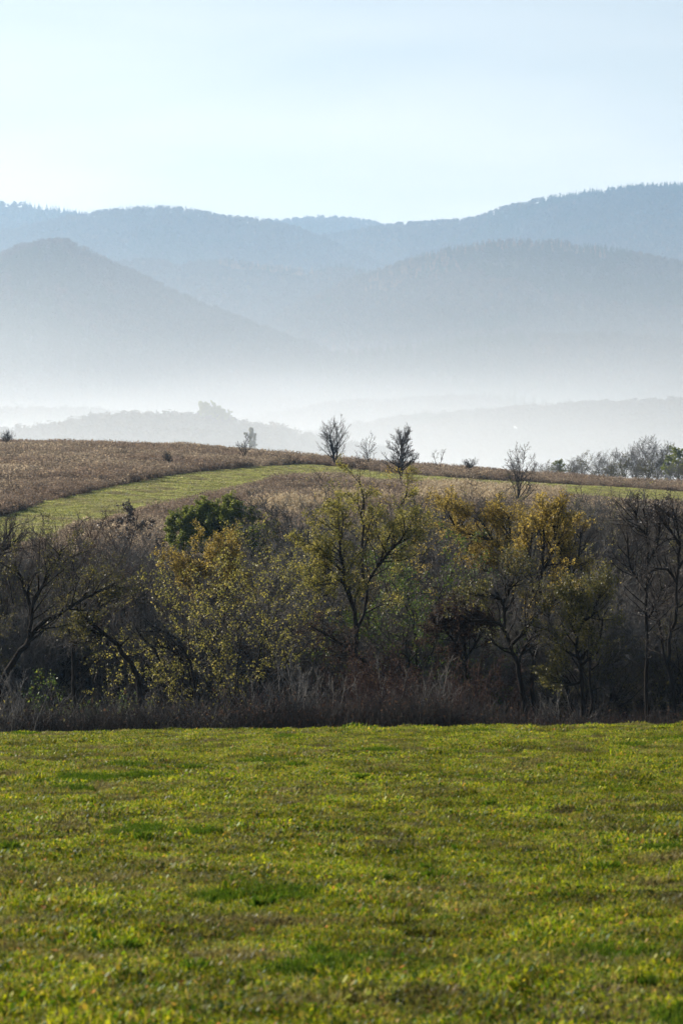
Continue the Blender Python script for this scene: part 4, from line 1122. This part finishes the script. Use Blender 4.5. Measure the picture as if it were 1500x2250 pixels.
# weeds of the hillside
def weed_patch(name, mat, rng, n=34, h=(0.35, 0.9), size=0.9, w=0.009, head=0.05):
    p = rng.uniform(-size / 2, size / 2, (n, 2)); hh = rng.uniform(h[0], h[1], n); a = rng.uniform(0, 6.283, n); ln = rng.uniform(0, .35, n)
    fa = rng.uniform(0, 6.283, n); wx, wy = np.cos(fa) * w, np.sin(fa) * w
    tx, ty = p[:, 0] + np.cos(a) * hh * ln, p[:, 1] + np.sin(a) * hh * ln
    z0 = np.full(n, -.05)
    V = [np.stack([p[:, 0] - wx, p[:, 1] - wy, z0], 1), np.stack([p[:, 0] + wx, p[:, 1] + wy, z0], 1), np.stack([tx, ty, hh], 1)]
    V = np.stack(V, 1).reshape(-1, 3); b = np.arange(n) * 3
    Fc = [np.stack([b, b + 1, b + 2], 1)]; t_ = np.repeat(rng.rand(n), 3)
    m_ = n * 4
    k_ = rng.randint(0, n, m_); f = rng.uniform(.3, 1, m_)
    c_ = np.stack([p[k_, 0] * (1 - f) + tx[k_] * f, p[k_, 1] * (1 - f) + ty[k_] * f, hh[k_] * f], 1)
    T = c_[:, None, :] + rng.normal(0, head, (m_, 3, 3)) * np.array([1, 1, 1.2])
    Fc.append(len(V) + np.arange(m_ * 3).reshape(-1, 3))
    return bpy.data.objects.new(name, mesh_np(name, np.concatenate([V, T.reshape(-1, 3)]), np.concatenate(Fc), mat, np.concatenate([t_, np.repeat(rng.rand(m_), 3)])))
weeds = [weed_patch('weed_clump', M['weed'], GR) for _ in range(5)]
def hill_points(n, y0, y1, halfw):
    y = GR.uniform(y0, y1, n); x = GR.uniform(-1, 1, n) * (halfw * y / 320)
    return x, y
x, y = hill_points(60000, 128, 345, 78)
ok = ~in_track(x, y, 0.5)
x, y = x[ok], y[ok]
den = fbm(x * 0.12 + 9, y * 0.12, 3)
sc = 0.55 + 0.9 * np.clip(den - 0.25, 0, 1) + 0.25 * GR.rand(len(x))
above = y > np.interp(x, UP[:, 0], UP[:, 1])
sc = np.where(above, sc * 1.15, sc * 0.95)
gap = np.interp(x, LO[:, 0], LO[:, 1]) - y
sc = np.where((gap > 0) & (gap < 7), sc * (0.45 + 0.07 * gap), sc)
scatter('dry_weeds', weeds, np.stack([x, y, H(x, y)], 1), sc, GR.randint(0, 5, len(x)), GR, 'brown dry weeds covering the hillside', 0.2)
# pale reed stands below the track
reeds = [weed_patch('reed_clump', M['reed'], GR, 40, (0.7, 1.25), 0.9, 0.012, 0.05) for _ in range(3)]
rx, ry = [], []
for cpx, crow, wpx, hrow, n in [(1000, 1092, 75, 12, 420), (1090, 1100, 60, 12, 320), (1180, 1100, 45, 10, 260), (960, 1112, 60, 8, 160), (620, 1125, 60, 12, 160), (760, 1110, 60, 10, 120)]:
    for q in range(n):
        a_ = (cpx + GR.normal(0, .5) * wpx, crow + GR.normal(0, .5) * hrow)
        p_ = hit(*a_)
        rx.append(p_[0]); ry.append(p_[1])
rx, ry = np.array(rx), np.array(ry); ok = ~in_track(rx, ry, 0.8); rx, ry = rx[ok], ry[ok]
scatter('pale_reeds', reeds, np.stack([rx, ry, H(rx, ry)], 1), 0.7 + 0.5 * GR.rand(len(rx)), GR.randint(0, 3, len(rx)), GR, 'pale straw-coloured reeds below the green track', 0.2)
# turf of the track
tt = [blade_patch('track_patch', [M['turf'], M['turf'], M['straw']], GR, 1.3, 420, 60, 60, (0.05, 0.16), 0.016, (0.03, 0.06)) for _ in range(3)]
k_ = GR.randint(0, n0 - 1, 9000); f = GR.rand(9000); v = GR.rand(9000)
lo_ = LO[k_] * (1 - f[:, None]) + LO[k_ + 1] * f[:, None]; up_ = UP[k_] * (1 - f[:, None]) + UP[k_ + 1] * f[:, None]
pt = lo_ * (1 - v[:, None]) + up_ * v[:, None]
scatter('track_grass', tt, np.stack([pt[:, 0], pt[:, 1], H(pt[:, 0], pt[:, 1]) + .06], 1), 0.6 + 0.8 * fbm(pt[:, 0] * .6, pt[:, 1] * .6, 2), GR.randint(0, 3, 9000), GR, 'short yellowish green grass on the mown track', 0.1)

# ------------------------------------------------------------------ air
def volume_box(name, x0, x1, y0, y1, z0, z1, label):
    o = link(bpy.data.objects.new(name, boxm(name, x0, x1, y0, y1, z0, z1, [])))
    return tag(o, label, None, None, 'stuff')
hz = volume_box('haze', -12000, 12000, -60, 11600, -96, 575, 'pale blue autumn haze filling the whole landscape')
m = bpy.data.materials.new('haze_air'); m.use_nodes = True; t = m.node_tree; t.nodes.clear()
pv = node(t, 'ShaderNodeVolumePrincipled')
pv.inputs['Color'].default_value = (0.42, 0.69, 1.0, 1)
pv.inputs['Density'].default_value = 8.5e-5
pv.inputs['Anisotropy'].default_value = 0.35
o_ = node(t, 'ShaderNodeOutputMaterial'); t.links.new(pv.outputs[0], o_.inputs['Volume'])
hz.data.materials.append(m)

fg = volume_box('valley_fog', -9000, 9000, 362, 5200, -95, 260, 'white morning fog lying in the valley under the mountains')
m = bpy.data.materials.new('fog_air'); m.use_nodes = True; t = m.node_tree; t.nodes.clear()
g = node(t, 'ShaderNodeNewGeometry'); sp = node(t, 'ShaderNodeSeparateXYZ'); t.links.new(g.outputs['Position'], sp.inputs[0])
def tm(op, a, b=None):
    n = node(t, 'ShaderNodeMath', operation=op)
    for i, v in enumerate((a, b)):
        if v is None: continue
        if isinstance(v, (int, float)): n.inputs[i].default_value = v
        else: t.links.new(v, n.inputs[i])
    return n.outputs[0]
lay = tm('EXPONENT', tm('MULTIPLY', tm('ADD', sp.outputs[2], 80.0), -1 / 37.0))
lay = tm('MULTIPLY', lay, maprange(t, sp.outputs[2], 120, 255, 1.0, 0.0))
ramp_y = maprange(t, sp.outputs[1], 362, 950, 0.25, 1.0)
wisp = maprange(t, noise_fac(t, 0.0016, 3, stretch=(1, 0.6, 5)), 0.3, 0.7, 0.35, 1.65)
den = tm('MULTIPLY', tm('MULTIPLY', tm('MULTIPLY', lay, ramp_y), wisp), 4.5e-3)
pv = node(t, 'ShaderNodeVolumePrincipled')
pv.inputs['Color'].default_value = (0.98, 0.99, 1.0, 1)
pv.inputs['Anisotropy'].default_value = 0.5
t.links.new(den, pv.inputs['Density'])
o_ = node(t, 'ShaderNodeOutputMaterial'); t.links.new(pv.outputs[0], o_.inputs['Volume'])
fg.data.materials.append(m)
